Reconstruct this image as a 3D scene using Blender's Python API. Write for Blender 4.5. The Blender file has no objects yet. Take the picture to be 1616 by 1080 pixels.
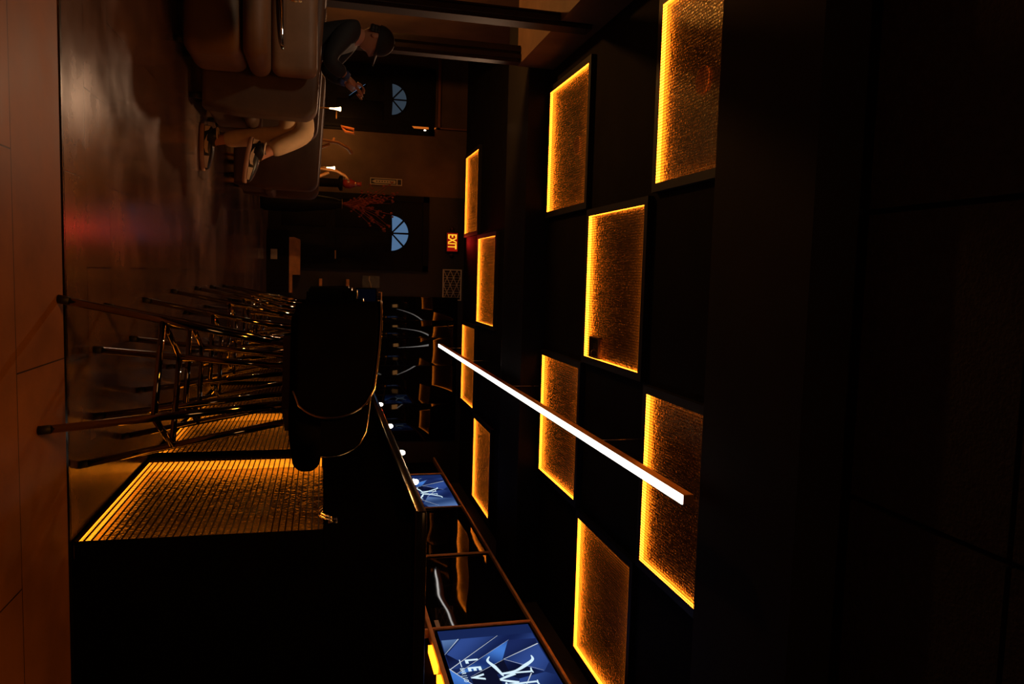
import bpy, bmesh, math, random
from mathutils import Vector, Matrix
random.seed(7)
C = bpy.context.scene
COL = C.collection
PI = math.pi

# ---------------------------------------------------------------- camera, world, exposure, room lights and added fill lights
YAW, PITCH, ROLL, FPX, CZ = 8.71604405e-02, 2.43329375e-01, 7.12899560e-03, 1212.0, 0.80
def camera():
    cy, sy, cp, sp = math.cos(YAW), math.sin(YAW), math.cos(PITCH), math.sin(PITCH)
    f = Vector((sy*cp, cy*cp, sp)); r = Vector((cy, -sy, 0)); u = r.cross(f)
    cr, sr = math.cos(ROLL), math.sin(ROLL)
    right = cr*r + sr*u; up = -sr*r + cr*u
    cam = bpy.data.cameras.new('camera'); o = bpy.data.objects.new('camera', cam); COL.objects.link(o)
    # the photograph is turned a quarter: picture right = room up, picture top = room left
    X, Y, Z = up, -right, -f
    o.matrix_world = Matrix(((X.x, Y.x, Z.x, 0), (X.y, Y.y, Z.y, 0), (X.z, Y.z, Z.z, CZ), (0, 0, 0, 1)))
    cam.sensor_fit = 'HORIZONTAL'; cam.sensor_width = 36.0; cam.lens = 36.0*FPX/1616.0
    cam.clip_start = 0.02; cam.clip_end = 100
    C.camera = o
camera()
C.view_settings.view_transform = 'Standard'; C.view_settings.look = 'None'
C.view_settings.exposure = 0.0; C.view_settings.gamma = 1.0; C.view_settings.use_curve_mapping = False
C.cycles.use_denoising = True
C.cycles.max_bounces = 8; C.cycles.sample_clamp_indirect = 3.0
w = bpy.data.worlds.new('world'); C.world = w; w.use_nodes = True
w.node_tree.nodes['Background'].inputs[0].default_value = (0.6, 0.7, 1.0, 1)
w.node_tree.nodes['Background'].inputs[1].default_value = 0.0015

def lamp(name, kind, loc, energy, color, size=0.1, target=None, spot=None):
    l = bpy.data.lights.new(name, kind); l.energy = energy; l.color = color
    if kind == 'AREA': l.size = size
    else: l.shadow_soft_size = size
    if spot: l.spot_size = spot; l.spot_blend = 0.7
    o = bpy.data.objects.new(name, l); COL.objects.link(o); o.location = loc
    if target is not None:
        o.rotation_euler = (Vector(target)-Vector(loc)).to_track_quat('-Z', 'Y').to_euler()
    return o
AMBER = (1.0, 0.33, 0.05)
lamp('lounge_sconce_light', 'POINT', (-2.55, 7.45, 1.02), 62.0, (1.0, 0.40, 0.09), 0.06)
lamp('doorway_wall_light', 'POINT', (-2.1, 11.9, 0.95), 5.0, (1.0, 0.42, 0.10), 0.05)
lamp('rear_fill_light', 'AREA', (0.0, -1.6, 2.9), 14, (1.0, 0.42, 0.12), 1.4, target=(-0.5, 1.5, 0))  # unseen area light added behind the camera as warm fill
lamp('near_floor_fill', 'SPOT', (-0.45, 1.45, 3.0), 135, (1.0, 0.30, 0.028), 0.25, target=(-0.45, 1.9, 0), spot=math.radians(120))  # overhead spot added to brighten the near floor, no fixture there
lamp('leg_fill_light', 'SPOT', (-0.15, 4.55, 2.98), 110, (1.0, 0.58, 0.27), 0.06, target=(-0.72, 5.50, 0.42), spot=math.radians(25))  # narrow spot added to light the trousers, not a real ceiling lamp
lamp('ceiling_spot_rear', 'SPOT', (-1.75, 8.95, 2.78), 95, (1.0, 0.58, 0.33), 0.06, target=(-0.65, 4.0, 0), spot=math.radians(62))
lamp('chair_fill_light', 'SPOT', (-2.3, 2.4, 2.6), 60, (1.0, 0.80, 0.58), 0.12, target=(-1.85, 4.9, 0.7), spot=math.radians(30))  # extra spot added to brighten the slipper chair
lamp('side_floor_fill', 'SPOT', (-2.3, 1.2, 2.9), 20, (1.0, 0.95, 0.85), 0.3, target=(-1.5, 2.6, 0), spot=math.radians(48))  # soft neutral spot added over the left floor, there is no window
lamp('exit_glow_light', 'SPOT', (-0.53, 12.22, 2.93), 7.0, (1.0, 0.02, 0.02), 0.03, target=(-0.53, 12.0, 3.05), spot=math.radians(150))

# ---------------------------------------------------------------- materials
def mat(name, col, rough=0.5, metal=0.0, var=0.0, vscale=8.0, bump=0.0, bscale=60.0, emit=None, estr=0.0, spec=0.5, rvar=0.0, coat=0.0):
    m = bpy.data.materials.new(name); m.use_nodes = True
    nt = m.node_tree; b = nt.nodes['Principled BSDF']; L = nt.links
    b.inputs['Base Color'].default_value = (*col, 1); b.inputs['Roughness'].default_value = rough
    b.inputs['Metallic'].default_value = metal; b.inputs['Specular IOR Level'].default_value = spec
    b.inputs['Coat Weight'].default_value = coat
    if emit:
        b.inputs['Emission Color'].default_value = (*emit, 1); b.inputs['Emission Strength'].default_value = estr
    tc = nt.nodes.new('ShaderNodeTexCoord')
    if var or rvar:
        n = nt.nodes.new('ShaderNodeTexNoise'); n.inputs['Scale'].default_value = vscale; n.inputs['Detail'].default_value = 6
        L.new(tc.outputs['Object'], n.inputs['Vector'])
        if var:
            r = nt.nodes.new('ShaderNodeValToRGB'); r.color_ramp.elements[0].position = 0.3; r.color_ramp.elements[1].position = 0.7
            r.color_ramp.elements[0].color = (*[c*(1-var) for c in col], 1)
            r.color_ramp.elements[1].color = (*[min(1, c*(1+var)) for c in col], 1)
            L.new(n.outputs['Fac'], r.inputs['Fac']); L.new(r.outputs['Color'], b.inputs['Base Color'])
        if rvar:
            mr = nt.nodes.new('ShaderNodeMapRange'); mr.inputs['To Min'].default_value = max(0.02, rough-rvar); mr.inputs['To Max'].default_value = rough+rvar
            mr.inputs['From Min'].default_value = 0.3; mr.inputs['From Max'].default_value = 0.7
            L.new(n.outputs['Fac'], mr.inputs['Value']); L.new(mr.outputs['Result'], b.inputs['Roughness'])
    if bump:
        n2 = nt.nodes.new('ShaderNodeTexNoise'); n2.inputs['Scale'].default_value = bscale; n2.inputs['Detail'].default_value = 3
        bp = nt.nodes.new('ShaderNodeBump'); bp.inputs['Strength'].default_value = bump; bp.inputs['Distance'].default_value = 0.01
        L.new(tc.outputs['Object'], n2.inputs['Vector']); L.new(n2.outputs['Fac'], bp.inputs['Height']); L.new(bp.outputs['Normal'], b.inputs['Normal'])
    return m
def emis(name, col, s):
    m = bpy.data.materials.new(name); m.use_nodes = True; nt = m.node_tree
    nt.nodes.remove(nt.nodes['Principled BSDF'])
    e = nt.nodes.new('ShaderNodeEmission'); e.inputs[0].default_value = (*col, 1); e.inputs[1].default_value = s
    nt.links.new(e.outputs[0], nt.nodes['Material Output'].inputs[0]); return m

def floor_mat(name, ca, cb, bw, bh, rough, seed):
    m = bpy.data.materials.new(name); m.use_nodes = True; nt = m.node_tree; L = nt.links; b = nt.nodes['Principled BSDF']
    tc = nt.nodes.new('ShaderNodeTexCoord')
    br = nt.nodes.new('ShaderNodeTexBrick'); br.inputs['Scale'].default_value = 1.0
    br.inputs['Brick Width'].default_value = bw; br.inputs['Row Height'].default_value = bh
    br.inputs['Mortar Size'].default_value = 0.0025; br.inputs['Mortar Smooth'].default_value = 0.3
    br.inputs['Color1'].default_value = (*ca, 1); br.inputs['Color2'].default_value = (*cb, 1)
    br.inputs['Mortar'].default_value = (0.012, 0.010, 0.008, 1)
    mp = nt.nodes.new('ShaderNodeMapping'); mp.inputs['Location'].default_value = (seed, seed*0.37, 0)
    L.new(tc.outputs['Object'], mp.inputs['Vector']); L.new(mp.outputs['Vector'], br.inputs['Vector'])
    n = nt.nodes.new('ShaderNodeTexNoise'); n.inputs['Scale'].default_value = 2.2; n.inputs['Detail'].default_value = 9; n.inputs['Roughness'].default_value = 0.62
    L.new(mp.outputs['Vector'], n.inputs['Vector'])
    r = nt.nodes.new('ShaderNodeValToRGB'); r.color_ramp.elements[0].position = 0.32; r.color_ramp.elements[1].position = 0.72
    r.color_ramp.elements[0].color = (0.45, 0.42, 0.42, 1); r.color_ramp.elements[1].color = (1.25, 1.1, 1.0, 1)
    L.new(n.outputs['Fac'], r.inputs['Fac'])
    mx = nt.nodes.new('ShaderNodeMixRGB'); mx.blend_type = 'MULTIPLY'; mx.inputs['Fac'].default_value = 0.85
    L.new(br.outputs['Color'], mx.inputs['Color1']); L.new(r.outputs['Color'], mx.inputs['Color2']); L.new(mx.outputs['Color'], b.inputs['Base Color'])
    mr = nt.nodes.new('ShaderNodeMapRange'); mr.inputs['From Min'].default_value = 0.3; mr.inputs['From Max'].default_value = 0.7
    mr.inputs['To Min'].default_value = rough-0.05; mr.inputs['To Max'].default_value = rough+0.09
    L.new(n.outputs['Fac'], mr.inputs['Value']); L.new(mr.outputs['Result'], b.inputs['Roughness'])
    bp = nt.nodes.new('ShaderNodeBump'); bp.inputs['Strength'].default_value = 0.12; bp.inputs['Distance'].default_value = 0.004
    L.new(br.outputs['Fac'], bp.inputs['Height']); bp.invert = True; L.new(bp.outputs['Normal'], b.inputs['Normal'])
    b.inputs['Specular IOR Level'].default_value = 0.6 if rough < 0.4 else 0.22
    return m

def plate_mat():      # embossed metal sheet behind the mesh of the glowing panels
    m = bpy.data.materials.new('embossed_bronze_sheet'); m.use_nodes = True; nt = m.node_tree; L = nt.links; b = nt.nodes['Principled BSDF']
    b.inputs['Base Color'].default_value = (0.36, 0.28, 0.15, 1); b.inputs['Metallic'].default_value = 1.0; b.inputs['Roughness'].default_value = 0.26
    tc = nt.nodes.new('ShaderNodeTexCoord')
    v = nt.nodes.new('ShaderNodeTexVoronoi'); v.inputs['Scale'].default_value = 55; L.new(tc.outputs['Object'], v.inputs['Vector'])
    bp = nt.nodes.new('ShaderNodeBump'); bp.inputs['Strength'].default_value = 0.45; bp.inputs['Distance'].default_value = 0.004
    L.new(v.outputs['Distance'], bp.inputs['Height']); L.new(bp.outputs['Normal'], b.inputs['Normal'])
    return m

def wavy_gloss(name, col, rough, scale, dist, metal=0.0):
    m = bpy.data.materials.new(name); m.use_nodes = True; nt = m.node_tree; L = nt.links; b = nt.nodes['Principled BSDF']
    b.inputs['Base Color'].default_value = (*col, 1); b.inputs['Roughness'].default_value = rough; b.inputs['Metallic'].default_value = metal
    tc = nt.nodes.new('ShaderNodeTexCoord'); n = nt.nodes.new('ShaderNodeTexNoise'); n.inputs['Scale'].default_value = scale; n.inputs['Detail'].default_value = 0.5
    bp = nt.nodes.new('ShaderNodeBump'); bp.inputs['Strength'].default_value = 1.0; bp.inputs['Distance'].default_value = dist
    L.new(tc.outputs['Object'], n.inputs['Vector']); L.new(n.outputs['Fac'], bp.inputs['Height']); L.new(bp.outputs['Normal'], b.inputs['Normal'])
    return m

M = {}
M['led'] = emis('amber_led_strip', (1.0, 0.21, 0.011), 14.5)
M['barled'] = emis('amber_bar_led_strip', (1.0, 0.235, 0.0075), 4.8)
M['white_led'] = emis('white_led_diffuser', (1.0, 0.93, 0.86), 3.2)
M['candle'] = emis('white_candle_light', (1.0, 0.93, 0.80), 14.0)
M['lamp_glow'] = emis('warm_lamp_glow', (1.0, 0.72, 0.38), 5.0)
M['plate'] = plate_mat()
M['mesh'] = mat('bronze_mesh_wire', (0.022, 0.014, 0.007), 0.5, 0.2, var=0.2)
M['frame'] = mat('black_painted_frame', (0.012, 0.011, 0.011), 0.55, var=0.2, bump=0.05)
M['ceil'] = mat('black_plaster_ceiling', (0.012, 0.0105, 0.010), 0.8, var=0.25, vscale=3, bump=0.25, bscale=180, spec=0.08)
M['beam'] = mat('charcoal_beam_paint', (0.026, 0.024, 0.023), 0.75, var=0.15, vscale=2, bump=0.08, spec=0.15)
M['wall'] = mat('brown_plaster_wall', (0.12, 0.068, 0.036), 0.75, var=0.3, vscale=2.5, bump=0.1)
M['darkwall'] = mat('dark_brown_wall', (0.05, 0.036, 0.028), 0.65, var=0.25, vscale=2)
M['black'] = mat('black_satin_laminate', (0.004, 0.0037, 0.0037), 0.8, var=0.2, spec=0.0)
M['stone'] = mat('black_polished_counter', (0.008, 0.008, 0.009), 0.12, var=0.3, vscale=20)
M['bronze'] = mat('bronze_rail_metal', (0.92, 0.50, 0.19), 0.5, 0.25, var=0.12)
M['tvoff'] = wavy_gloss('black_glass_screen', (0.004, 0.004, 0.005), 0.03, 1.3, 0.008)
M['mirror'] = wavy_gloss('black_gloss_panel', (0.004, 0.004, 0.004), 0.04, 1.6, 0.005)
M['chrome'] = mat('dark_chrome_tube', (0.27, 0.255, 0.25), 0.07, 1.0, rvar=0.02)
M['trimchrome'] = mat('polished_piping', (0.75, 0.72, 0.70), 0.14, 1.0, rvar=0.03)
M['rubber'] = mat('black_rubber_foot', (0.012, 0.012, 0.012), 0.6, var=0.2)
M['vinyl'] = mat('black_leatherette', (0.005, 0.005, 0.0055), 0.55, var=0.2, bump=0.1, bscale=220, spec=0.0)
M['leather'] = mat('tan_brown_leather', (0.21, 0.115, 0.058), 0.58, var=0.22, vscale=5, bump=0.08, bscale=140)
M['darkleather'] = mat('chocolate_leather', (0.085, 0.045, 0.025), 0.62, var=0.25, vscale=5, bump=0.08, bscale=140)
M['tabletop'] = mat('glossy_black_table', (0.010, 0.009, 0.009), 0.06, var=0.1)
M['gold'] = mat('hammered_gold', (0.85, 0.55, 0.18), 0.25, 1.0, bump=0.8, bscale=90)
M['brass'] = mat('brushed_brass', (0.80, 0.55, 0.24), 0.3, 1.0, var=0.1)
M['skin'] = mat('skin', (0.48, 0.20, 0.11), 0.5, var=0.08, vscale=12)
M['khaki'] = mat('khaki_cotton', (0.60, 0.40, 0.23), 0.85, var=0.1, vscale=14, bump=0.12, bscale=240)
M['jacket'] = mat('black_jacket_cloth', (0.007, 0.006, 0.006), 0.8, var=0.2, bump=0.1, bscale=150)
M['shirt'] = mat('blue_striped_cotton', (0.03, 0.045, 0.12), 0.8, var=0.3, vscale=60)
M['cap'] = mat('black_cap_cloth', (0.006, 0.0055, 0.0055), 0.75, var=0.15)
M['hair'] = mat('black_hair', (0.012, 0.009, 0.008), 0.5, var=0.2, bump=0.2, bscale=300)
M['shoeblack'] = mat('black_shoe_leather', (0.012, 0.011, 0.012), 0.4, var=0.15)
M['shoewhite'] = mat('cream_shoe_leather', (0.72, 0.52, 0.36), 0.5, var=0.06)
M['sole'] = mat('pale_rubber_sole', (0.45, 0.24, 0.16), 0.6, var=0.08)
M['phone'] = emis('phone_screen_light', (0.35, 0.65, 1.0), 0.5)
M['wood'] = mat('amber_wood', (0.60, 0.26, 0.07), 0.5, var=0.3, vscale=10)
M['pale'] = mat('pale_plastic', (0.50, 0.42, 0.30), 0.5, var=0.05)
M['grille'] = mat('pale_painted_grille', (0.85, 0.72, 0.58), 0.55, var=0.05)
M['steel'] = mat('thin_steel_wire', (0.55, 0.50, 0.45), 0.3, 1.0, rvar=0.05)
M['pendantside'] = mat('bronze_pendant_body', (0.60, 0.34, 0.14), 0.45, 0.6, var=0.08)
M['exit'] = emis('exit_letter_light', (1.0, 0.42, 0.02), 1.4)
M['exitbox'] = mat('dark_sign_housing', (0.03, 0.010, 0.009), 0.5, var=0.1)
M['exitface'] = emis('exit_face_red', (0.45, 0.010, 0.004), 0.6)
M['sky'] = emis('dusk_light_in_glass', (0.17, 0.33, 0.60), 0.42)
M['skydim'] = emis('dim_dusk_light_in_glass', (0.17, 0.24, 0.33), 0.16)
M['white'] = mat('white_card', (0.7, 0.65, 0.6), 0.6, var=0.03)
M['doorwood'] = mat('black_stained_door', (0.006, 0.0045, 0.004), 0.6, var=0.3, vscale=6, spec=0.12)
M['flower'] = mat('dried_rust_flower', (0.30, 0.06, 0.03), 0.8, var=0.4, vscale=20)
M['red'] = mat('dull_red_glass', (0.30, 0.03, 0.015), 0.3, var=0.2)
M['orange'] = mat('orange_cloth', (0.90, 0.30, 0.07), 0.7, var=0.1)
M['screenblue'] = emis('dim_blue_monitor', (0.10, 0.11, 0.32), 0.008)
M['glassgrey'] = mat('grey_glass_sheet', (0.06, 0.06, 0.06), 0.25, var=0.3, vscale=12)

# ---------------------------------------------------------------- mesh helpers
class MB:
    def __init__(s): s.b = bmesh.new()
    def _add(s, verts, faces, mi=0, smooth=False):
        vs = [s.b.verts.new(v) for v in verts]
        for f in faces:
            try:
                q = s.b.faces.new([vs[i] for i in f]); q.material_index = mi; q.smooth = smooth
            except ValueError: pass
        return s
    def box(s, x0, x1, y0, y1, z0, z1, mi=0):
        v = [(x, y, z) for x in (x0, x1) for y in (y0, y1) for z in (z0, z1)]
        return s._add(v, [(0,1,3,2), (4,6,7,5), (0,4,5,1), (2,3,7,6), (0,2,6,4), (1,5,7,3)], mi)
    def rbox(s, x0, x1, y0, y1, z0, z1, r, seg=4, mat4=None):
        t = bmesh.new(); bmesh.ops.create_cube(t, size=1.0)
        bmesh.ops.scale(t, vec=(x1-x0, y1-y0, z1-z0), verts=t.verts)
        bmesh.ops.bevel(t, geom=t.edges[:]+t.verts[:], offset=r, segments=seg, profile=0.5, affect='EDGES')
        bmesh.ops.translate(t, vec=((x0+x1)/2, (y0+y1)/2, (z0+z1)/2), verts=t.verts)
        if mat4 is not None: bmesh.ops.transform(t, matrix=mat4, verts=t.verts)
        t.verts.index_update()
        s._add([v.co.copy() for v in t.verts], [[v.index for v in f.verts] for f in t.faces], 0, True); t.free(); return s
    def tube(s, pts, r, n=10, closed=False, caps=True, mi=0):
        pts = [Vector(p) for p in pts]; rs = r if isinstance(r, (list, tuple)) else [r]*len(pts)
        N = len(pts); rings = []; ref = None
        for i, p in enumerate(pts):
            a = pts[(i-1) % N] if (closed or i > 0) else p
            c = pts[(i+1) % N] if (closed or i < N-1) else p
            t = (c-a).normalized()
            if ref is None:
                ref = Vector((0, 0, 1)) if abs(t.z) < 0.9 else Vector((1, 0, 0))
            u = (ref - t*ref.dot(t)).normalized(); v = t.cross(u); ref = u
            rings.append([p + (u*math.cos(2*PI*k/n) + v*math.sin(2*PI*k/n))*rs[i] for k in range(n)])
        V = [q for g in rings for q in g]; F = []
        for i in range(N if closed else N-1):
            j = (i+1) % N
            for k in range(n): F.append((i*n+k, i*n+(k+1) % n, j*n+(k+1) % n, j*n+k))
        if caps and not closed: F.append(tuple(range(n))[::-1]); F.append(tuple((N-1)*n+k for k in range(n)))
        return s._add(V, F, mi, True)
    def lathe(s, prof, c=(0, 0, 0), n=24, mi=0):
        V = []; F = []
        for (r, z) in prof:
            for k in range(n): V.append((c[0]+r*math.cos(2*PI*k/n), c[1]+r*math.sin(2*PI*k/n), c[2]+z))
        for i in range(len(prof)-1):
            for k in range(n): F.append((i*n+k, i*n+(k+1) % n, (i+1)*n+(k+1) % n, (i+1)*n+k))
        F.append(tuple(range(n))[::-1]); F.append(tuple((len(prof)-1)*n+k for k in range(n)))
        return s._add(V, F, mi, True)
    def ell(s, c, rx, ry, rz, n=20, m=12, mat3=None, mi=0):
        V = []; F = []
        for i in range(m+1):
            th = PI*i/m
            for k in range(n):
                p = Vector((rx*math.sin(th)*math.cos(2*PI*k/n), ry*math.sin(th)*math.sin(2*PI*k/n), rz*math.cos(th)))
                if mat3 is not None: p = mat3 @ p
                V.append(Vector(c)+p)
        for i in range(m):
            for k in range(n): F.append((i*n+k, (i+1)*n+k, (i+1)*n+(k+1) % n, i*n+(k+1) % n))
        s._add(V, F, mi, True); return s
    def prism(s, poly, axis, a, b, mi=0, smooth=False):   # poly of (p,q) in the two other axes, in xyz order
        def P(p, q, t): return {'x': (t, p, q), 'y': (p, t, q), 'z': (p, q, t)}[axis]
        n = len(poly); V = [P(p, q, a) for p, q in poly] + [P(p, q, b) for p, q in poly]
        F = [tuple(range(n))[::-1], tuple(range(n, 2*n))] + [(i, (i+1) % n, n+(i+1) % n, n+i) for i in range(n)]
        return s._add(V, F, mi, smooth)
    def build(s, name, m, parent=None, world=True, weld=False):
        me = bpy.data.meshes.new(name)
        if weld: bmesh.ops.remove_doubles(s.b, verts=s.b.verts, dist=1e-5)
        bmesh.ops.recalc_face_normals(s.b, faces=s.b.faces)
        s.b.to_mesh(me); s.b.free()
        for q in (m if isinstance(m, list) else [m]): me.materials.append(q)
        o = bpy.data.objects.new(name, me); COL.objects.link(o); adopt(o, parent, world); return o
ORG = {}
def adopt(o, parent, world=True):
    off = Vector((0, 0, 0))
    if parent is not None:
        o.parent = parent; off = ORG.get(parent.name, Vector((0, 0, 0)))
        if world: o.data.transform(Matrix.Translation(-off))
    ORG[o.name] = off if world else Vector((0, 0, 0))
def tag(o, label=None, cat=None, group=None, kind=None):
    if label: o['label'] = label
    if cat: o['category'] = cat
    if group: o['group'] = group
    if kind: o['kind'] = kind
    return o
def thing(name, label, cat, loc, group=None, rz=0.0):
    o = bpy.data.objects.new(name, None); COL.objects.link(o); o.location = loc; o.rotation_euler.z = rz
    o.empty_display_size = 0.1
    ORG[o.name] = Vector(loc)
    return tag(o, label, cat, group)
def struct(name, mb, m): return tag(mb.build(name, m), kind='structure')
def copy_tree(o, parent=None):
    c = o.copy(); COL.objects.link(c)
    if parent is not None: c.parent = parent; c.matrix_parent_inverse = o.matrix_parent_inverse.copy()
    for ch in [k for k in list(bpy.data.objects) if k.parent == o]: copy_tree(ch, c)
    return c
def text(name, s, size, m, parent, matrix, depth=0.002, world=True, spacing=1.0, squash=1.0, bold=0.0):
    cu = bpy.data.curves.new(name, 'FONT'); cu.body = s; cu.size = size; cu.extrude = depth; cu.space_character = spacing; cu.offset = bold
    cu.align_x = 'LEFT'; cu.materials.append(m)
    tmp = bpy.data.objects.new(name+'_curve', cu); COL.objects.link(tmp)
    me = bpy.data.meshes.new_from_object(tmp); bpy.data.objects.remove(tmp)
    me.transform(Matrix.Diagonal((squash, 1, 1, 1))); me.transform(matrix); me.name = name
    if not me.materials: me.materials.append(m)
    o = bpy.data.objects.new(name, me); COL.objects.link(o); adopt(o, parent, world); return o

# ---------------------------------------------------------------- room shell
XL, XR, YB, ZC = -2.75, 3.45, 12.40, 3.045
SPLIT = 2.735
struct('floor', MB().box(-4.2, XR, SPLIT+0.02, YB, -0.08, 0.0), floor_mat('rust_brown_floor_tile', (0.20, 0.13, 0.10), (0.14, 0.10, 0.085), 0.62, 0.31, 0.17, 0.3))
struct('floor_near', MB().box(-4.2, XR, -2.6, SPLIT-0.015, -0.08, 0.0), floor_mat('large_brown_floor_tile', (0.31, 0.155, 0.070), (0.27, 0.135, 0.062), 1.2, 0.62, 0.46, 2.1))
struct('trim_1', MB().prism([(SPLIT-0.015, -0.08), (SPLIT-0.015, 0.0), (SPLIT-0.006, 0.004), (SPLIT+0.012, 0.004), (SPLIT+0.02, 0.0), (SPLIT+0.02, -0.08)], 'x', -4.2, XR), mat('dark_metal_floor_strip', (0.05, 0.045, 0.04), 0.22, 0.9, rvar=0.05))
struct('ceiling', MB().box(-4.2, XR, -2.6, YB, ZC, ZC+0.1), M['ceil'])
struct('wall_back', MB().box(-4.2, -1.24, YB, YB+0.12, 0, ZC), M['wall'])
struct('wall_back_dark', MB().box(-1.24, XR, YB, YB+0.12, 0, ZC), mat('near_black_wall', (0.018, 0.013, 0.011), 0.6, var=0.2, vscale=3))  # right part of the back wall in one near-black colour
struct('wall_right', MB().box(XR, XR+0.12, -2.6, YB, 0, ZC), M['darkwall'])
struct('wall_left', MB().box(XL-0.12, XL, -2.6, 9.60, 0, ZC).box(-4.2, XL-0.12, 9.48, 9.60, 0, ZC), M['wall'])
struct('wall_left_far', MB().box(-4.32, -4.2, 9.60, YB, 0, ZC), M['darkwall'])
# ceiling of coarse panels over the near end, with joints
nt = MB()
xs = [-2.7, -1.52, -0.31, 0.90, 2.11, 3.32]; ys = [-2.5, -1.35, -0.15, 1.05, 2.0, 2.80]
for i in range(5):
    for j in range(5):
        nt.box(xs[i]+0.012, xs[i+1]-0.012, ys[j]+0.012, ys[j+1]-0.012, ZC-0.03, ZC-0.001)
struct('ceiling_near', nt, mat('rough_black_ceiling_board', (0.030, 0.031, 0.030), 0.85, var=0.3, vscale=30, bump=0.9, bscale=60))
struct('ceiling_beam_near', MB().box(XL, XR, 2.86, 3.72, 2.80, ZC), M['beam'])
struct('ceiling_beam_far', MB().box(XL, XR, 7.62, 8.52, 2.80, ZC), M['beam'])
struct('beam_edge_glint', MB().box(0.72, 2.1, 8.520, 8.528, 2.800, 2.808), M['steel'])  # thin steel strip shaped as the streak of reflected light on the beam
# left bulkhead and the dark posts under it
struct('ceiling_bulkhead_left', MB().box(XL, -2.085, 3.72, 7.60, 2.67, ZC), mat('brown_bulkhead_paint', (0.15, 0.085, 0.045), 0.7, var=0.25, vscale=3))
def post(name, x0, x1, y0, y1, top):
    m = MB().box(x0, x1, y0, y1, 0, top).box(x0+0.02, x1-0.10, y0-0.02, y0, 0.1, top).box(x1-0.07, x1-0.03, y0-0.03, y0, 0.1, top)
    m.box(x0, x1+0.015, y0-0.015, y0+0.01, 0, 0.12)
    struct(name, m, mat(name+'_paint', (0.020, 0.012, 0.009), 0.7, var=0.25, vscale=7))
post('column_far', -2.25, -2.09, 7.48, 7.60, 2.67)
post('column_near', -2.16, -2.055, 6.20, 6.36, 2.95)
struct('baseboard_left', MB().box(XL, XL+0.02, -2.6, 9.60, 0, 0.12), M['darkwall'])

# doors on the back wall, each with a fan light
def fan_door(name, cx, rad, glass, zf, wdoor, top, vis):
    y = YB
    d = MB().box(cx-wdoor/2, cx+wdoor/2, y-0.06, y-0.002, 0, top)
    o = struct(name, d, M['doorwood'])
    fr = MB()
    for sx in (-1, 1): fr.box(cx+sx*(wdoor/2+0.045)-0.045, cx+sx*(wdoor/2+0.045)+0.045, y-0.08, y-0.002, 0, top+0.09)
    fr.box(cx-wdoor/2-0.09, cx+wdoor/2+0.09, y-0.08, y-0.002, top, top+0.09)
    fr.build('door_frame', M['doorwood'], o)
    g = MB(); N = 5
    for k in range(N-1) if vis == 4 else range(N):
        a0 = PI*k/(N-1)+0.055; a1 = PI*(k+1)/(N-1)-0.055
        if k >= N-1: continue
        pts = [(cx+0.035*math.cos((a0+a1)/2), zf+0.03*math.sin((a0+a1)/2)+0.012)]
        for t in range(9):
            a = a0+(a1-a0)*t/8; pts.append((cx+rad*math.cos(a), zf+rad*math.sin(a)))
        g.prism(pts, 'y', y-0.068, y-0.061)
    gl = g.build('fan_light_glass', glass, o); tag(gl, 'blue half-round fan light' if vis == 4 else 'dim grey half-round fan light')
    rim = MB().tube([(cx+(rad+0.012)*math.cos(PI*t/24), y-0.066, zf+(rad+0.012)*math.sin(PI*t/24)) for t in range(25)], 0.012, 6)
    rim.box(cx-rad-0.02, cx+rad+0.02, y-0.074, y-0.06, zf-0.02, zf); rim.build('fan_light_frame', M['doorwood'], o)
    pn = MB()
    for sx in (-1, 1):
        for (z0, z1) in ((0.2, 0.85), (1.0, zf-0.12)):
            pn.rbox(cx+sx*wdoor*0.23-wdoor*0.17, cx+sx*wdoor*0.23+wdoor*0.17, y-0.072, y-0.055, z0, z1, 0.006, 2)
    pn.build('door_panel', M['doorwood'], o)
    MB().tube([(cx+wdoor*0.42, y-0.06, 1.0), (cx+wdoor*0.42, y-0.11, 1.0), (cx+wdoor*0.30, y-0.11, 1.0)], 0.011, 8).build('door_handle', M['bronze'], o)
    return o
fan_door('door_1', -0.634, 0.275, M['sky'], 1.852, 1.0, 2.36, 4)
fan_door('door_2', -2.70, 0.235, M['skydim'], 1.83, 0.84, 2.42, 3)
struct('trim_3', MB().box(-3.42, -2.30, YB-0.09, YB-0.002, 2.56, 2.60).box(-3.42, -3.40, YB-0.09, YB-0.002, 2.56, ZC-0.02).box(-2.32, -2.30, YB-0.09, YB-0.002, 2.56, ZC-0.02), mat('thin_copper_trim', (0.30, 0.12, 0.08), 0.4, 0.6, var=0.1))

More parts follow.
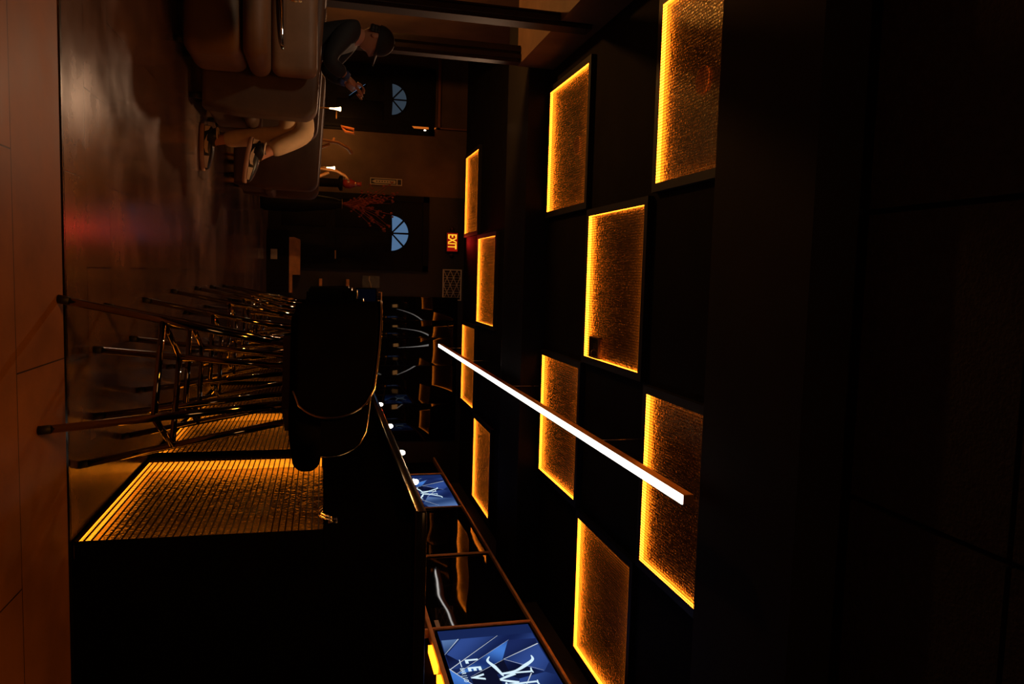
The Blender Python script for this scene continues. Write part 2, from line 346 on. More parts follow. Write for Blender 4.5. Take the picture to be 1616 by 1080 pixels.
# ---------------------------------------------------------------- glowing mesh panels on the ceiling
def ceiling_panel_meshes(wx, wy):
    """local origin: centre of the opening at lip height; parts go up into the ceiling"""
    H = 0.036; fr = MB(); f = 0.05
    fr.box(-wx/2-f, -wx/2, -wy/2-f, wy/2+f, 0, H+0.008); fr.box(wx/2, wx/2+f, -wy/2-f, wy/2+f, 0, H+0.008)
    fr.box(-wx/2, wx/2, -wy/2-f, -wy/2, 0, H+0.008); fr.box(-wx/2, wx/2, wy/2, wy/2+f, 0, H+0.008)
    lp = 0.0075
    fr.box(-wx/2, -wx/2+lp, -wy/2, wy/2, 0, 0.004); fr.box(wx/2-lp, wx/2, -wy/2, wy/2, 0, 0.004)
    fr.box(-wx/2+lp, wx/2-lp, -wy/2, -wy/2+lp, 0, 0.004); fr.box(-wx/2+lp, wx/2-lp, wy/2-lp, wy/2, 0, 0.004)
    led = MB(); t = 0.005; z0, z1 = 0.0065, H-0.001
    led.box(-wx/2+0.0005, -wx/2+t, -wy/2+t, wy/2-t, z0, z1); led.box(wx/2-t, wx/2-0.0005, -wy/2+t, wy/2-t, z0, z1)
    led.box(-wx/2+t, wx/2-t, -wy/2+0.0005, -wy/2+t, z0, z1); led.box(-wx/2+t, wx/2-t, wy/2-t, wy/2-0.0005, z0, z1)
    pl = MB().box(-wx/2, wx/2, -wy/2, wy/2, H, H+0.007)
    g = MB(); p = 0.0200; ww = 0.0032
    n = int((wx-0.02)/p)
    for i in range(n):
        x = -n*p/2+(i+0.5)*p; g.box(x-ww/2, x+ww/2, -wy/2+lp, wy/2-lp, 0.0010, 0.0032)
    n = int((wy-0.02)/p)
    for i in range(n):
        y = -n*p/2+(i+0.5)*p; g.box(-wx/2+lp, wx/2-lp, y-ww/2, y+ww/2, 0.0033, 0.0055)
    return fr, led, pl, g
ROWS = {'A': (3.86, 4.93), 'B': (5.08, 6.265), 'C': (6.385, 7.55), 'D': (9.90, 11.05), 'E': (11.16, 12.18)}
COLX = {0: (-1.850, -0.655), 1: (-0.540, 0.668), 2: (0.780, 1.985), 3: (2.090, 3.275)}
LAB = {('A', 0): 'big amber glowing ceiling panel with a round orange speaker grille, nearest above the lounge',
       ('A', 2): 'amber glowing ceiling panel above the near end of the white pendant bar',
       ('B', 1): 'amber glowing ceiling panel with a square hole and hanging wire in one corner',
       ('B', 3): 'amber glowing ceiling panel above the television showing a white monogram and letters',
       ('C', 0): 'amber glowing ceiling panel with a faint dark speaker disc beside the brown bulkhead',
       ('C', 2): 'amber glowing ceiling panel crossed by the middle of the white pendant bar',
       ('D', 1): 'narrow-looking amber ceiling panel straight above the triangle-pattern air grille',
       ('D', 3): 'small amber ceiling panel next to the top of the farther lit television',
       ('E', 0): 'dim far amber ceiling panel on the lounge side of the red EXIT sign',
       ('E', 2): 'far amber ceiling panel crossed by the far end of the white pendant bar'}
cache = {}
PANEL = {}
for (r, c), lab in LAB.items():
    y0, y1 = ROWS[r]; x0, x1 = COLX[c]
    wx, wy = x1-x0, y1-y0; key = (round(wx, 2), round(wy, 2))
    t = thing('ceiling_light_panel', lab, 'light', ((x0+x1)/2, (y0+y1)/2, 3.0), 'amber light panels in a checkerboard on the ceiling')
    PANEL[(r, c)] = t
    if key in cache:
        for o in cache[key]:
            k = o.copy(); COL.objects.link(k); k.parent = t
    else:
        fr, led, pl, g = ceiling_panel_meshes(wx, wy)
        cache[key] = [fr.build('frame', M['frame'], t, False), led.build('led_strip', M['led'], t, False),
                      pl.build('back_plate', M['plate'], t, False), g.build('mesh_screen', M['mesh'], t, False)]
def disc_thing(name, label, cat, x, y, z, r, m, group):
    t = thing(name, label, cat, (x, y, z), group)
    MB().lathe([(r*0.93, 0.003), (r*0.93, 0.0), (r, 0.0), (r, 0.006), (r*0.93, 0.006)], (x, y, z), 32).build('rim', M['bronze'], t)
    g = MB()
    for i in range(-7, 8):
        xx = r*0.9*i/7.5; h = math.sqrt(max(0, (r*0.92)**2-xx*xx)); g.box(x+xx-0.0018, x+xx+0.0018, y-h, y+h, z+0.001, z+0.003)
        g.box(x-h, x+h, y+xx-0.0018, y+xx+0.0018, z+0.0031, z+0.005)
    g.lathe([(0.0, 0.0052), (r*0.93, 0.0052), (r*0.93, 0.006), (0.0, 0.006)], (x, y, z), 32)
    g.build('speaker_grille', m, t); return t
disc_thing('ceiling_speaker', 'round orange speaker grille in the nearest lounge ceiling panel', 'speaker', -1.22, 4.36, 3.026, 0.085, mat('orange_perforated_disc', (0.95, 0.55, 0.28), 0.6, var=0.1), 'round speakers in the ceiling panels')
disc_thing('ceiling_speaker', 'dark round speaker disc in the ceiling panel beside the bulkhead', 'speaker', -1.20, 6.72, 3.026, 0.085, mat('dark_perforated_disc', (0.12, 0.06, 0.025), 0.5, var=0.1), 'round speakers in the ceiling panels')
# open junction box in the corner of one panel, with a loose wire loop
t = thing('junction_box', 'small open square box with a loose wire loop in a ceiling panel corner', 'box', (0.56, 5.98, 3.0))
b = MB(); x0, x1, y0, y1 = 0.475, 0.65, 5.87, 6.09
b.box(x0, x0+0.008, y0, y1, 2.985, 3.024).box(x1-0.008, x1, y0, y1, 2.985, 3.024).box(x0, x1, y0, y0+0.008, 2.985, 3.024).box(x0, x1, y1-0.008, y1, 2.985, 3.024).box(x0, x1, y0, y1, 3.018, 3.0255)
b.build('housing', mat('dark_bronze_box', (0.32, 0.17, 0.07), 0.5, 0.2, var=0.2), t)
MB().tube([(0.615+0.035*math.cos(a), 5.95+0.02*math.sin(a*0.7), 2.985+0.03*math.sin(a)) for a in [k*0.3 for k in range(18)]], 0.004, 6).build('wire_loop', M['brass'], t)
t = thing('ceiling_sensor', 'tiny dark sensor with a lit copper dot between two ceiling panels', 'sensor', (0.70, 5.72, ZC))
MB().lathe([(0.0, -0.03), (0.02, -0.028), (0.035, -0.01), (0.038, 0.0)], (0.70, 5.80, ZC-0.001), 20).build('sensor_body', M['frame'], t)
MB().ell((0.70, 5.80, ZC-0.034), 0.008, 0.008, 0.006).build('lens', M['bronze'], t)

# ---------------------------------------------------------------- linear pendant over the bar
PX, PZ, PY0, PY1 = 1.113, 2.60, 3.52, 12.02
t = thing('linear_pendant_light', 'long slim white linear pendant bar hanging over the bar counter', 'light', (PX, (PY0+PY1)/2, PZ))
MB().box(PX-0.024, PX+0.024, PY0, PY1, PZ+0.004, PZ+0.062).build('body', M['pendantside'], t)
MB().box(PX-0.024, PX+0.024, PY0, PY1, PZ-0.004, PZ+0.0035).build('diffuser', M['white_led'], t)
for y in (4.95, 7.55, 9.85, 11.6):
    MB().tube([(PX, y, PZ+0.06), (PX, y, ZC)], 0.0022, 6).build('cable', M['steel'], t)

# ---------------------------------------------------------------- bar counter with glowing mesh fronts
BX, BY0, BTOP = 0.917, 2.74, 1.18
NP, PITCHB, PW = 5, 1.262, 1.150
BY1 = BY0+0.0+NP*PITCHB
bar = thing('bar_counter', 'long black bar counter with amber glowing mesh front panels', 'bar counter', (1.3, (BY0+BY1)/2, 0))
MB().box(BX+0.075, 1.62, BY0, BY1, 0.0, BTOP-0.045).box(BX-0.01, BX+0.075, BY0, BY1, 0.815, BTOP-0.045).box(BX-0.004, BX+0.075, BY0, BY1, 0.0, 0.010).box(1.62, 3.0, BY0, BY0+0.10, 0, BTOP-0.045).build('body', M['black'], bar)
tp = MB(); tp.rbox(0.862, 1.66, BY0-0.01, BY1+0.02, BTOP-0.045, BTOP, 0.006, 2); tp.rbox(1.6605, 3.0, BY0-0.01, BY0+0.16, BTOP-0.045, BTOP, 0.006, 2)
tp.build('countertop', M['stone'], bar)
gp = MB(); gl = []
for n in range(NP):
    y0 = BY0+n*PITCHB+0.004; y1 = y0+PW; z0, z1 = 0.012, 0.812
    MB().box(BX-0.012, BX+0.0745, y1+0.002, y0+PITCHB-0.009, 0.0105, z1+0.002).build('panel_post', M['black'], bar)
    if n == 0: MB().box(BX-0.004, BX+0.0745, y0-0.004, y0-0.0005, z0, z1).build('panel_post', M['black'], bar)
    pl = MB().box(BX+0.056, BX+0.062, y0, y1, z0, z1).build('back_plate', M['plate'], bar)
    led = MB(); q = 0.006
    led.box(BX+0.012, BX+0.054, y1-q, y1, z0+q, z1-q).box(BX+0.012, BX+0.054, y0, y0+q, z0+q, z1-q)
    led.box(BX+0.012, BX+0.054, y0, y1, z0, z0+q)
    led.build('led_strip', M['barled'], bar)
    s = MB(); k = 34
    for i in range(k):
        z = z0+0.010+(i+0.5)*(z1-z0-0.016)/k; s.box(BX+0.002, BX+0.0065, y0+0.001, y1-0.001, z-0.0022, z+0.0022)
    k = 84
    for i in range(k):
        y = y0+(i+0.5)*(y1-y0)/k; s.box(BX+0.0066, BX+0.0085, y-0.0008, y+0.0008, z0+q, z1-0.002)
    s.build('mesh_screen', M['mesh'], bar)
# bag hooks under the counter edge
for y in (2.80, 4.02):
    h = thing('bag_hook', 'small double metal hook at the near end of the bar front' if y < 3 else 'small double metal hook on the bar front past the first panel', 'hook', (BX-0.014, y, 0.83), 'bag hooks under the counter edge')
    for dy in (-0.018, 0.018):
        MB().tube([(BX-0.019, y+dy, 0.845), (BX-0.022, y+dy, 0.835), (BX-0.040, y+dy, 0.80), (BX-0.052, y+dy, 0.795), (BX-0.058, y+dy, 0.81)], 0.005, 8).build('hook_prong', M['trimchrome'], h)
    MB().rbox(BX-0.0185, BX-0.0125, y-0.03, y+0.03, 0.828, 0.862, 0.002, 2).build('back_plate', M['trimchrome'], h)

# five small lights standing on the counter edge
VL = ['nearest of the white candle lights on the bar, in front of the lit television', 'second white candle light from the near end of the bar edge', 'middle one of the five white candle lights on the bar edge',
      'fourth white candle light from the near end of the bar edge', 'farthest and smallest white candle light on the bar edge']
for y, lab in zip((3.42, 4.00, 4.72, 5.52, 6.62), VL):
    x = 0.94
    t = thing('candle_light', lab, 'candle light', (x, y, BTOP), 'candle lights along the bar edge')
    MB().lathe([(0.020, 0.0), (0.022, 0.004), (0.022, 0.012), (0.019, 0.012), (0.016, 0.006)], (x, y, BTOP), 20).build('holder', M['black'], t)
    MB().lathe([(0.002, 0.012), (0.010, 0.016), (0.0135, 0.030), (0.012, 0.044), (0.006, 0.052), (0.001, 0.053)], (x, y, BTOP), 20).build('flame_globe', M['candle'], t)

# ---------------------------------------------------------------- bar stools
def make_stool(label):
    t = thing('bar_stool', label, 'bar stool', (0, 0, 0), 'black bar stools along the bar')
    def leg_pt(sx, sy, z):
        h = 0.213-(0.160*z); return Vector((sx*h, sy*h, z))
    for sx in (-1, 1):
        for sy in (-1, 1):
            l = MB().tube([leg_pt(sx, sy, 0.02), leg_pt(sx, sy, 0.36), leg_pt(sx, sy, 0.69)], 0.0125, 12).build('leg', M['chrome'], t, False)
            MB().tube([leg_pt(sx, sy, 0.0), leg_pt(sx, sy, 0.032)], 0.0136, 12).build('rubber_foot', M['rubber'], l, False)
    zr = 0.30
    cs = [leg_pt(-1, -1, zr), leg_pt(1, -1, zr), leg_pt(1, 1, zr), leg_pt(-1, 1, zr)]
    for i in range(4): MB().tube([cs[i], cs[(i+1) % 4]], 0.0105, 10).build('footrest_rail', M['chrome'], t, False)
    MB().box(-0.13, 0.13, -0.13, 0.13, 0.675, 0.70).build('seat_plate', M['chrome'], t, False)
    MB().rbox(-0.21, 0.27, -0.215, 0.215, 0.70, 0.80, 0.045, 5).build('seat', M['vinyl'], t, False)
    # wrap-round back: a U in plan, rounded wing ends, chrome piping round its rim
    W, R, XB, XF = 0.222, 0.16, -0.250, 0.20
    def path(u):      # u in -1..1 : right wing tip .. back .. left wing tip
        L1 = XF-(XB+R); La = R*PI/2; Lb = 2*(W-R); tot = 2*L1+2*La+Lb
        s = (u+1)/2*tot
        if s < L1: return Vector((XF-s, -W, 0)), Vector((0, -1, 0))
        s -= L1
        if s < La:
            a = s/R; return Vector((XB+R-R*math.sin(a), -W+R-R*math.cos(a), 0)), Vector((-math.sin(a), -math.cos(a), 0))
        s -= La
        if s < Lb: return Vector((XB, -W+R+s, 0)), Vector((-1, 0, 0))
        s -= Lb
        if s < La:
            a = s/R; return Vector((XB+R-R*math.cos(a), W-R+R*math.sin(a), 0)), Vector((-math.cos(a), math.sin(a), 0))
        s -= La
        return Vector((XB+R+s, W, 0)), Vector((0, 1, 0))
    NU, NV = 56, 14; z0, z1 = 0.715, 1.005; shell = MB(); grid = []
    for j in range(NV+1):
        v = j/NV; q = 2*v-1; lim = 1-0.155*(1-math.sqrt(max(0.0, 1-q*q)))
        row = []
        for i in range(NU+1):
            u = (2*i/NU-1)*lim
            p, nrm = path(u)
            z = z0+(z1-z0)*v - 0.055*v*abs(u)**2.2
            flare = 0.012*v
            row.append((p+nrm*flare+Vector((0, 0, z)), nrm))
        grid.append(row)
    V = []; F = []
    for side in (0, 1):
        for row in grid:
            for p, n in row: V.append(p+n*(0.016 if side else -0.016))
    nn = NU+1; tot = nn*(NV+1)
    for j in range(NV):
        for i in range(NU):
            a = j*nn+i
            F.append((a, a+1, a+nn+1, a+nn)); F.append((tot+a, tot+a+nn, tot+a+nn+1, tot+a+1))
    for i in range(NU):
        F.append((i, tot+i, tot+i+1, i+1)); a = NV*nn+i; F.append((a, a+1, tot+a+1, tot+a))
    for j in range(NV):
        a = j*nn; F.append((a, a+nn, tot+a+nn, tot+a)); a = j*nn+NU; F.append((a, tot+a, tot+a+nn, a+nn))
    shell._add(V, F, 0, True); shell.build('backrest', M['vinyl'], t, False)
    rim = [grid[j][0][0]+grid[j][0][1]*0.017 for j in range(0, NV+1)] + [grid[NV][i][0]+grid[NV][i][1]*0.017 for i in range(1, NU)] + [grid[j][NU][0]+grid[j][NU][1]*0.017 for j in range(NV, -1, -1)]
    MB().tube(rim, 0.0042, 8).build('piping', M['trimchrome'], t, False)
    return t
SL = ['nearest black bar stool, its back rimmed with chrome piping, by the first glowing panel', 'black bar stool second from the near end of the bar', 'black bar stool third from the near end of the bar',
      'black bar stool fourth from the near end of the bar', 'black bar stool fifth from the near end of the bar', 'black bar stool sixth from the near end of the bar', 'black bar stool seventh from the near end, last but one', 'farthest black bar stool at the end of the row']
SP = [(0.395, 2.76, -27.5), (0.430, 3.315, -21.7), (0.425, 3.974, -19.8), (0.400, 4.667, -19), (0.40, 5.48, -19), (0.40, 6.20, -17), (0.41, 6.95, -18), (0.43, 7.75, -16)]
proto = make_stool(SL[0])
for (x, y, a), lab in zip(SP, SL):
    o = proto if lab == SL[0] else copy_tree(proto)
    o.location = (x, y, 0); o.rotation_euler.z = math.radians(a); o['label'] = lab

# ---------------------------------------------------------------- back bar: dark wall unit, bronze rails, televisions
VX = 3.0
YE = [4.55, 6.20, 7.89, 9.57, 11.24]
unit = thing('back_bar_unit', 'tall black wall unit behind the bar with bronze rails around the televisions', 'wall unit', (3.2, 8.0, 0))
MB().box(VX+0.05, XR-0.01, 2.95, 12.25, 0, 2.60).box(VX-0.25, VX+0.05, 2.95, 12.25, 0, 0.95).build('body', M['black'], unit)
MB().rbox(VX-0.28, VX+0.05, 2.95, 12.25, 0.95, 0.99, 0.005, 2).build('worktop', M['stone'], unit)
MB().rbox(VX-0.035, VX+0.05, 2.96, 12.24, 2.578, 2.603, 0.003, 2).build('top_rail', M['bronze'], unit)
MB().rbox(VX-0.035, VX+0.05, 2.96, 12.24, 1.690, 1.725, 0.003, 2).build('bottom_rail', M['bronze'], unit)
for y in YE: MB().rbox(VX-0.035, VX+0.049, y-0.014, y+0.014, 1.726, 2.577, 0.003, 2).build('upright_rail', M['bronze'], unit)
for y in YE: MB().rbox(VX-0.030, VX+0.049, y-0.012, y+0.012, 0.992, 1.688, 0.003, 2).build('lower_upright', M['bronze'], unit)
for y0, y1 in ((5.30, 5.48), (5.60, 5.95)):
    MB().box(VX-0.012, VX+0.049, y0, y1, 1.655, 1.686).build('shelf_light', M['barled'], unit)
YD = []
def tv(label, y0, y1, m):
    t = thing('television', label, 'television', (VX+0.02, (y0+y1)/2, 1.75), 'televisions in the back bar')
    b = MB(); z0, z1, e = 1.745, 2.562, 0.014
    b.box(VX-0.022, VX+0.049, y0, y1, z0, z0+e).box(VX-0.022, VX+0.049, y0, y1, z1-e, z1).box(VX-0.022, VX+0.049, y0, y0+e, z0+e, z1-e).box(VX-0.022, VX+0.049, y1-e, y1, z0+e, z1-e)
    b.box(VX+0.02, VX+0.048, y0+e, y1-e, z0+e, z1-e)
    b.build('bezel', M['black'], t)
    s = MB().box(VX-0.016, VX+0.019, y0+e, y1-e, z0+e, z1-e).build('screen', m, t)
    return t, s, (y0+e, y1-e, z0+e, z1-e)
scr_base = emis('screen_navy', (0.008, 0.018, 0.085), 1.0)
SH = [emis('screen_deep_navy', (0.005, 0.009, 0.045), 1.0), emis('screen_mid_blue', (0.016, 0.034, 0.155), 1.0), emis('screen_bright_blue', (0.030, 0.085, 0.36), 1.0), emis('screen_steel_blue', (0.050, 0.10, 0.25), 1.0), emis('screen_line', (0.60, 0.66, 0.70), 1.0), emis('screen_black', (0.004, 0.005, 0.02), 1.0)]
def emis_fade(name, ca, cb, rot, scale, off):
    m = emis(name, ca, 1.0); nt = m.node_tree; e = [n for n in nt.nodes if n.type == 'EMISSION'][0]
    tc = nt.nodes.new('ShaderNodeTexCoord'); mp = nt.nodes.new('ShaderNodeMapping'); mp.inputs['Rotation'].default_value = (rot, 0, 0); mp.inputs['Location'].default_value = (0, off, 0)
    wv = nt.nodes.new('ShaderNodeTexWave'); wv.bands_direction = 'Y'; wv.inputs['Scale'].default_value = scale; wv.inputs['Distortion'].default_value = 0.4
    rp = nt.nodes.new('ShaderNodeValToRGB'); rp.color_ramp.elements[0].color = (*ca, 1); rp.color_ramp.elements[1].color = (*cb, 1)
    nt.links.new(tc.outputs['Object'], mp.inputs['Vector']); nt.links.new(mp.outputs['Vector'], wv.inputs['Vector']); nt.links.new(wv.outputs['Fac'], rp.inputs['Fac']); nt.links.new(rp.outputs['Color'], e.inputs[0])
    return m
SH[0] = emis_fade('screen_deep_navy_fade', (0.003, 0.005, 0.026), (0.010, 0.020, 0.10), 0.7, 0.55, 0.3)
SH[1] = emis_fade('screen_mid_blue_fade', (0.006, 0.013, 0.070), (0.028, 0.065, 0.26), 0.9, 0.50, 0.1)
SH[2] = emis_fade('screen_bright_blue_fade', (0.010, 0.028, 0.15), (0.055, 0.19, 0.62), -0.8, 0.60, 0.7)
SH[3] = emis_fade('screen_steel_blue_fade', (0.022, 0.050, 0.15), (0.090, 0.17, 0.38), 0.4, 0.60, 0.2)
LOGO = emis('screen_logo_white', (0.62, 0.80, 0.90), 1.1)
def lit_tv(label, y0, y1, oy, cx, sc, words):
    t, s, (a, b, c, d) = tv(label, y0, y1, scr_base)
    xp = VX-0.0166
    def cl(p): return (min(max(p[0]+oy, a), b), min(max(p[1], c), d))
    art = MB(); k = [0]
    def shard(pts, mi):
        k[0] += 1; art.prism([cl(p) for p in pts], 'x', xp-0.00006*k[0], xp-0.00006*k[0]+0.00003, mi)
    # coordinates of the nearer screen (y far -> near, z)
    shard([(6.0, 2.24), (6.0, 2.54), (5.82, 2.54), (5.53, 1.90), (5.53, 1.77)], 1)
    shard([(6.0, 1.77), (6.0, 1.92), (5.76, 1.765)], 3)
    shard([(6.0, 1.93), (6.0, 2.22), (5.60, 1.83), (5.75, 1.77)], 1)
    shard([(5.53, 1.77), (5.62, 1.87), (5.78, 1.765)], 0)
    shard([(5.91, 2.31), (5.45, 1.81), (5.50, 2.06), (5.60, 2.19)], 2)
    shard([(5.91, 2.31), (5.60, 2.20), (5.81, 2.535), (5.90, 2.54)], 0)
    shard([(5.60, 2.20), (5.81, 2.535), (5.50, 2.54), (5.36, 2.46)], 1)
    shard([(5.60, 2.20), (5.36, 2.47), (5.30, 2.25), (5.50, 2.06)], 0)
    shard([(5.50, 2.06), (5.60, 2.20), (5.40, 2.20), (5.38, 1.90)], 5)
    shard([(5.54, 1.747), (5.27, 1.90), (4.9, 2.06), (4.9, 1.747)], 2)
    shard([(5.38, 1.90), (5.40, 2.10), (5.15, 2.12), (5.10, 1.97), (5.27, 1.90)], 5)
    shard([(5.36, 2.47), (5.30, 2.25), (5.05, 2.20), (4.95, 2.54), (5.3, 2.54)], 1)
    shard([(5.05, 2.20), (4.6, 2.06), (4.6, 2.54), (4.95, 2.54)], 3)
    shard([(4.9, 2.06), (4.6, 2.16), (4.6, 1.76), (4.9, 1.76)], 0)
    def line(p, q, w):
        p = cl(p); q = cl(q); dx, dz = q[0]-p[0], q[1]-p[1]; l = math.hypot(dx, dz)
        if l < 1e-4: return
        nx, nz = -dz/l*w, dx/l*w; k[0] += 1
        art.prism([(p[0]+nx, p[1]+nz), (q[0]+nx*0.4, q[1]+nz*0.4), (q[0]-nx*0.4, q[1]-nz*0.4), (p[0]-nx, p[1]-nz)], 'x', xp-0.00006*k[0], xp-0.00006*k[0]+0.00003, 4)
    for p, q, wd in (((5.527, 1.767), (6.0, 2.24), 0.004), ((5.808, 2.536), (5.605, 2.201), 0.006), ((5.456, 1.806), (5.912, 2.315), 0.002), ((5.536, 1.747), (5.10, 1.99), 0.004), ((6.0, 1.91), (5.755, 1.759), 0.003),
                     ((5.605, 2.201), (5.383, 2.464), 0.002), ((5.504, 2.06), (5.599, 2.199), 0.002), ((5.504, 2.06), (5.387, 1.895), 0.002), ((5.36, 2.36), (5.05, 2.20), 0.004), ((5.10, 1.99), (4.65, 2.30), 0.004)):
        line(p, q, wd)
    art.build('screen_picture', SH, t)
    # monogram: swashes, stems and a zigzag
    lg = MB(); xl = xp-0.0025
    def stroke(pts, ws, mir):
        out = []
        for (py, pz) in pts:
            dy = (py-5.31)*sc; out.append((cx+(-dy if mir else dy), 2.25+(pz-2.25)*sc))
        # smooth the path
        sm = []; N = len(out)
        for i in range(N-1):
            p0 = out[max(i-1, 0)]; p1 = out[i]; p2 = out[i+1]; p3 = out[min(i+2, N-1)]
            for s_ in range(6):
                u = s_/6
                sm.append(tuple(0.5*((2*p1[k_])+(-p0[k_]+p2[k_])*u+(2*p0[k_]-5*p1[k_]+4*p2[k_]-p3[k_])*u*u+(-p0[k_]+3*p1[k_]-3*p2[k_]+p3[k_])*u**3) for k_ in (0, 1))+((ws[i]*(1-u)+ws[i+1]*u)*sc,))
        sm.append((*out[-1], ws[-1]*sc))
        L_, R_ = [], []
        for i, (py, pz, w_) in enumerate(sm):
            a_ = sm[max(i-1, 0)]; b_ = sm[min(i+1, len(sm)-1)]; dx, dz = b_[0]-a_[0], b_[1]-a_[1]; l = math.hypot(dx, dz) or 1
            L_.append((py-dz/l*w_, pz+dx/l*w_)); R_.append((py+dz/l*w_, pz-dx/l*w_))
        for i in range(len(sm)-1):
            lg.prism([L_[i], L_[i+1], R_[i+1], R_[i]], 'x', xl, xl+0.0012)
    for mir in (False, True):
        stroke([(5.664, 2.10), (5.60, 2.072), (5.506, 2.105), (5.393, 2.134), (5.355, 2.142)], [0.004, 0.010, 0.016, 0.010, 0.004], mir)
        stroke([(5.624, 2.429), (5.557, 2.422), (5.482, 2.345), (5.413, 2.249), (5.393, 2.134)], [0.004, 0.012, 0.018, 0.012, 0.008], mir)
        stroke([(5.390, 2.134), (5.387, 2.25), (5.384, 2.366)], [0.010, 0.010, 0.010], mir)
        stroke([(5.440, 2.377), (5.40, 2.371), (5.365, 2.377)], [0.004, 0.007, 0.004], mir)
        stroke([(5.374, 2.234), (5.345, 2.17), (5.313, 2.106)], [0.016, 0.014, 0.008], mir)
    lg.build('screen_logo', LOGO, t)
    if words:
        # text reads from the far side of the screen towards the near side, facing the room
        def TM(y, z): return Matrix.Translation((xp-0.0012, y, z)) @ Matrix(((0, 0, -1, 0), (-1, 0, 0, 0), (0, 1, 0, 0), (0, 0, 0, 1)))
        text('screen_title', 'LEV', 0.135, LOGO, t, TM(5.655, 1.905), 0.0006, spacing=1.95, squash=0.92, bold=0.0055)
        text('screen_subtitle', 'BAR | LO', 0.048, LOGO, t, TM(5.53, 1.842), 0.0006, spacing=1.1)
        MB().box(xp-0.002, xp-0.001, 5.545, 5.658, 1.856, 1.862).build('screen_rule', LOGO, t)
    return t
lit_tv('lit blue television with a white monogram over the letters LEV, nearest on the back bar', YE[0]+0.02, YE[1]-0.02, 0.0, 5.31, 1.0, True)
tv('black switched-off television with a white sticker in its corner', YE[1]+0.02, YE[2]-0.02, M['tvoff'])
tv('black switched-off television beside the farther lit screen', YE[2]+0.02, YE[3]-0.02, M['tvoff'])
lit_tv('farther lit blue television with a white monogram, behind the nearest candle light', YE[3]+0.02, YE[4]-0.02, 5.03, 10.27, 0.80, False)
st = tag(MB().box(VX-0.0185, VX-0.0165, 6.245, 6.375, 1.763, 1.80).build('sticker', M['white']), 'small white sticker on the corner of the dark television', 'sticker')

# glossy black cladding on the back wall beside the bar
cx_ = [0.36, 0.745, 1.02, 1.475, 2.10, 2.72]
for i in range(5):
    p = tag(MB().rbox(cx_[i]+0.004, cx_[i+1]-0.004, YB-0.03, YB-0.002, 1.15, 2.95, 0.003, 2).build('wall_panel', M['mirror']),
        ['glossy black wall panel next to the air grille, reflecting amber lines', 'narrow glossy black wall panel between two seams, second from the air grille', 'glossy black wall panel third from the air grille, behind the farthest candle light',
         'glossy black wall panel fourth from the air grille, with a bent amber reflection', 'glossy black wall panel in the corner beside the televisions'][i], 'wall panel', 'glossy black panels on the back wall')
# ---------------------------------------------------------------- back wall fittings
def tri_grille():
    x0, x1, z0, z1 = -0.093, 0.413, 2.70, 3.01; y = YB
    t = thing('air_grille', 'pale square-framed air grille with a triangle pattern on the back wall', 'vent', ((x0+x1)/2, y, z0))
    f = MB(); e = 0.018
    f.box(x0, x1, y-0.024, y-0.001, z0, z0+e).box(x0, x1, y-0.024, y-0.001, z1-e, z1).box(x0, x0+e, y-0.024, y-0.001, z0+e, z1-e).box(x1-e, x1, y-0.024, y-0.001, z0+e, z1-e)
    f.build('frame', M['grille'], t)
    g = MB(); a0, a1, b0, b1 = x0+e, x1-e, z0+e, z1-e
    def seg(p, q, r=0.0052): g.tube([(p[0], y-0.012, p[1]), (q[0], y-0.012, q[1])], r, 5)
    cw = (a1-a0)/4; st = 0.107
    for i in range(1, 4): seg((a0+i*cw, b0), (a0+i*cw, b1), 0.0045)
    for sg in (-1, 1):                       # two families of slanting bars cut off at the frame
        for k in range(-4, 8):
            p = []
            for i in range(161):
                x = a0+(a1-a0)*i/160; z = b0+k*st+sg*(x-a0)*(st/2)/cw
                if b0 <= z <= b1: p.append((x, z))
            if len(p) > 4: seg(p[0], p[-1])
    for k in range(1, 12): seg((a0+k*(a1-a0)/12, b0), (a0+k*(a1-a0)/12, b1), 0.0022)
    g.build('lattice', M['grille'], t)
    MB().box(a0, a1, y-0.004, y-0.001, b0, b1).build('backing', M['exitbox'], t)
tri_grille()
t = thing('exit_sign', 'red and amber illuminated EXIT sign above the door with the blue fan light', 'sign', (-0.53, YB, 2.76))
MB().rbox(-0.70, -0.36, YB-0.05, YB-0.002, 2.735, 2.945, 0.008, 2).build('housing', M['exitbox'], t)
MB().box(-0.675, -0.385, YB-0.053, YB-0.0505, 2.755, 2.925).build('face', M['exitface'], t)
TMx = Matrix.Translation((-0.662, YB-0.055, 2.772)) @ Matrix(((1, 0, 0, 0), (0, 0, -1, 0), (0, 1, 0, 0), (0, 0, 0, 1)))
ex = text('letters', 'EXIT', 0.195, M['exit'], t, TMx, 0.001, squash=0.60, bold=0.004)
for sx in (-1, 1): MB().ell((-0.53+sx*0.21, YB-0.04, 2.83), 0.035, 0.03, 0.035).build('lamp_head', M['exitbox'], t)
t = thing('emergency_light', 'amber-lit emergency light box beside the dark left door', 'light', (-2.28, YB, 2.1))
MB().prism([(-2.315, 2.16), (-2.315, 2.54), (-2.26, 2.48), (-2.235, 2.42), (-2.235, 2.28), (-2.26, 2.21)], 'y', YB-0.07, YB-0.002).build('housing', mat('pale_orange_housing_glow', (0.80, 0.42, 0.18), 0.5, var=0.05, emit=(1.0, 0.22, 0.02), estr=0.40), t)  # amber emission stands in for lamplight falling on the housing
MB().ell((-2.262, YB-0.075, 2.36), 0.014, 0.01, 0.022).build('lamp', emis('emergency_bulb', (1, 0.9, 0.75), 3.0), t)
t = thing('arrow_plaque', 'upright framed plaque with a pointed arrow shape on the brown wall', 'sign', (-1.43, YB, 1.52))
x0, x1, z0, z1 = -1.49, -1.385, 1.525, 2.02; f = MB(); e = 0.012
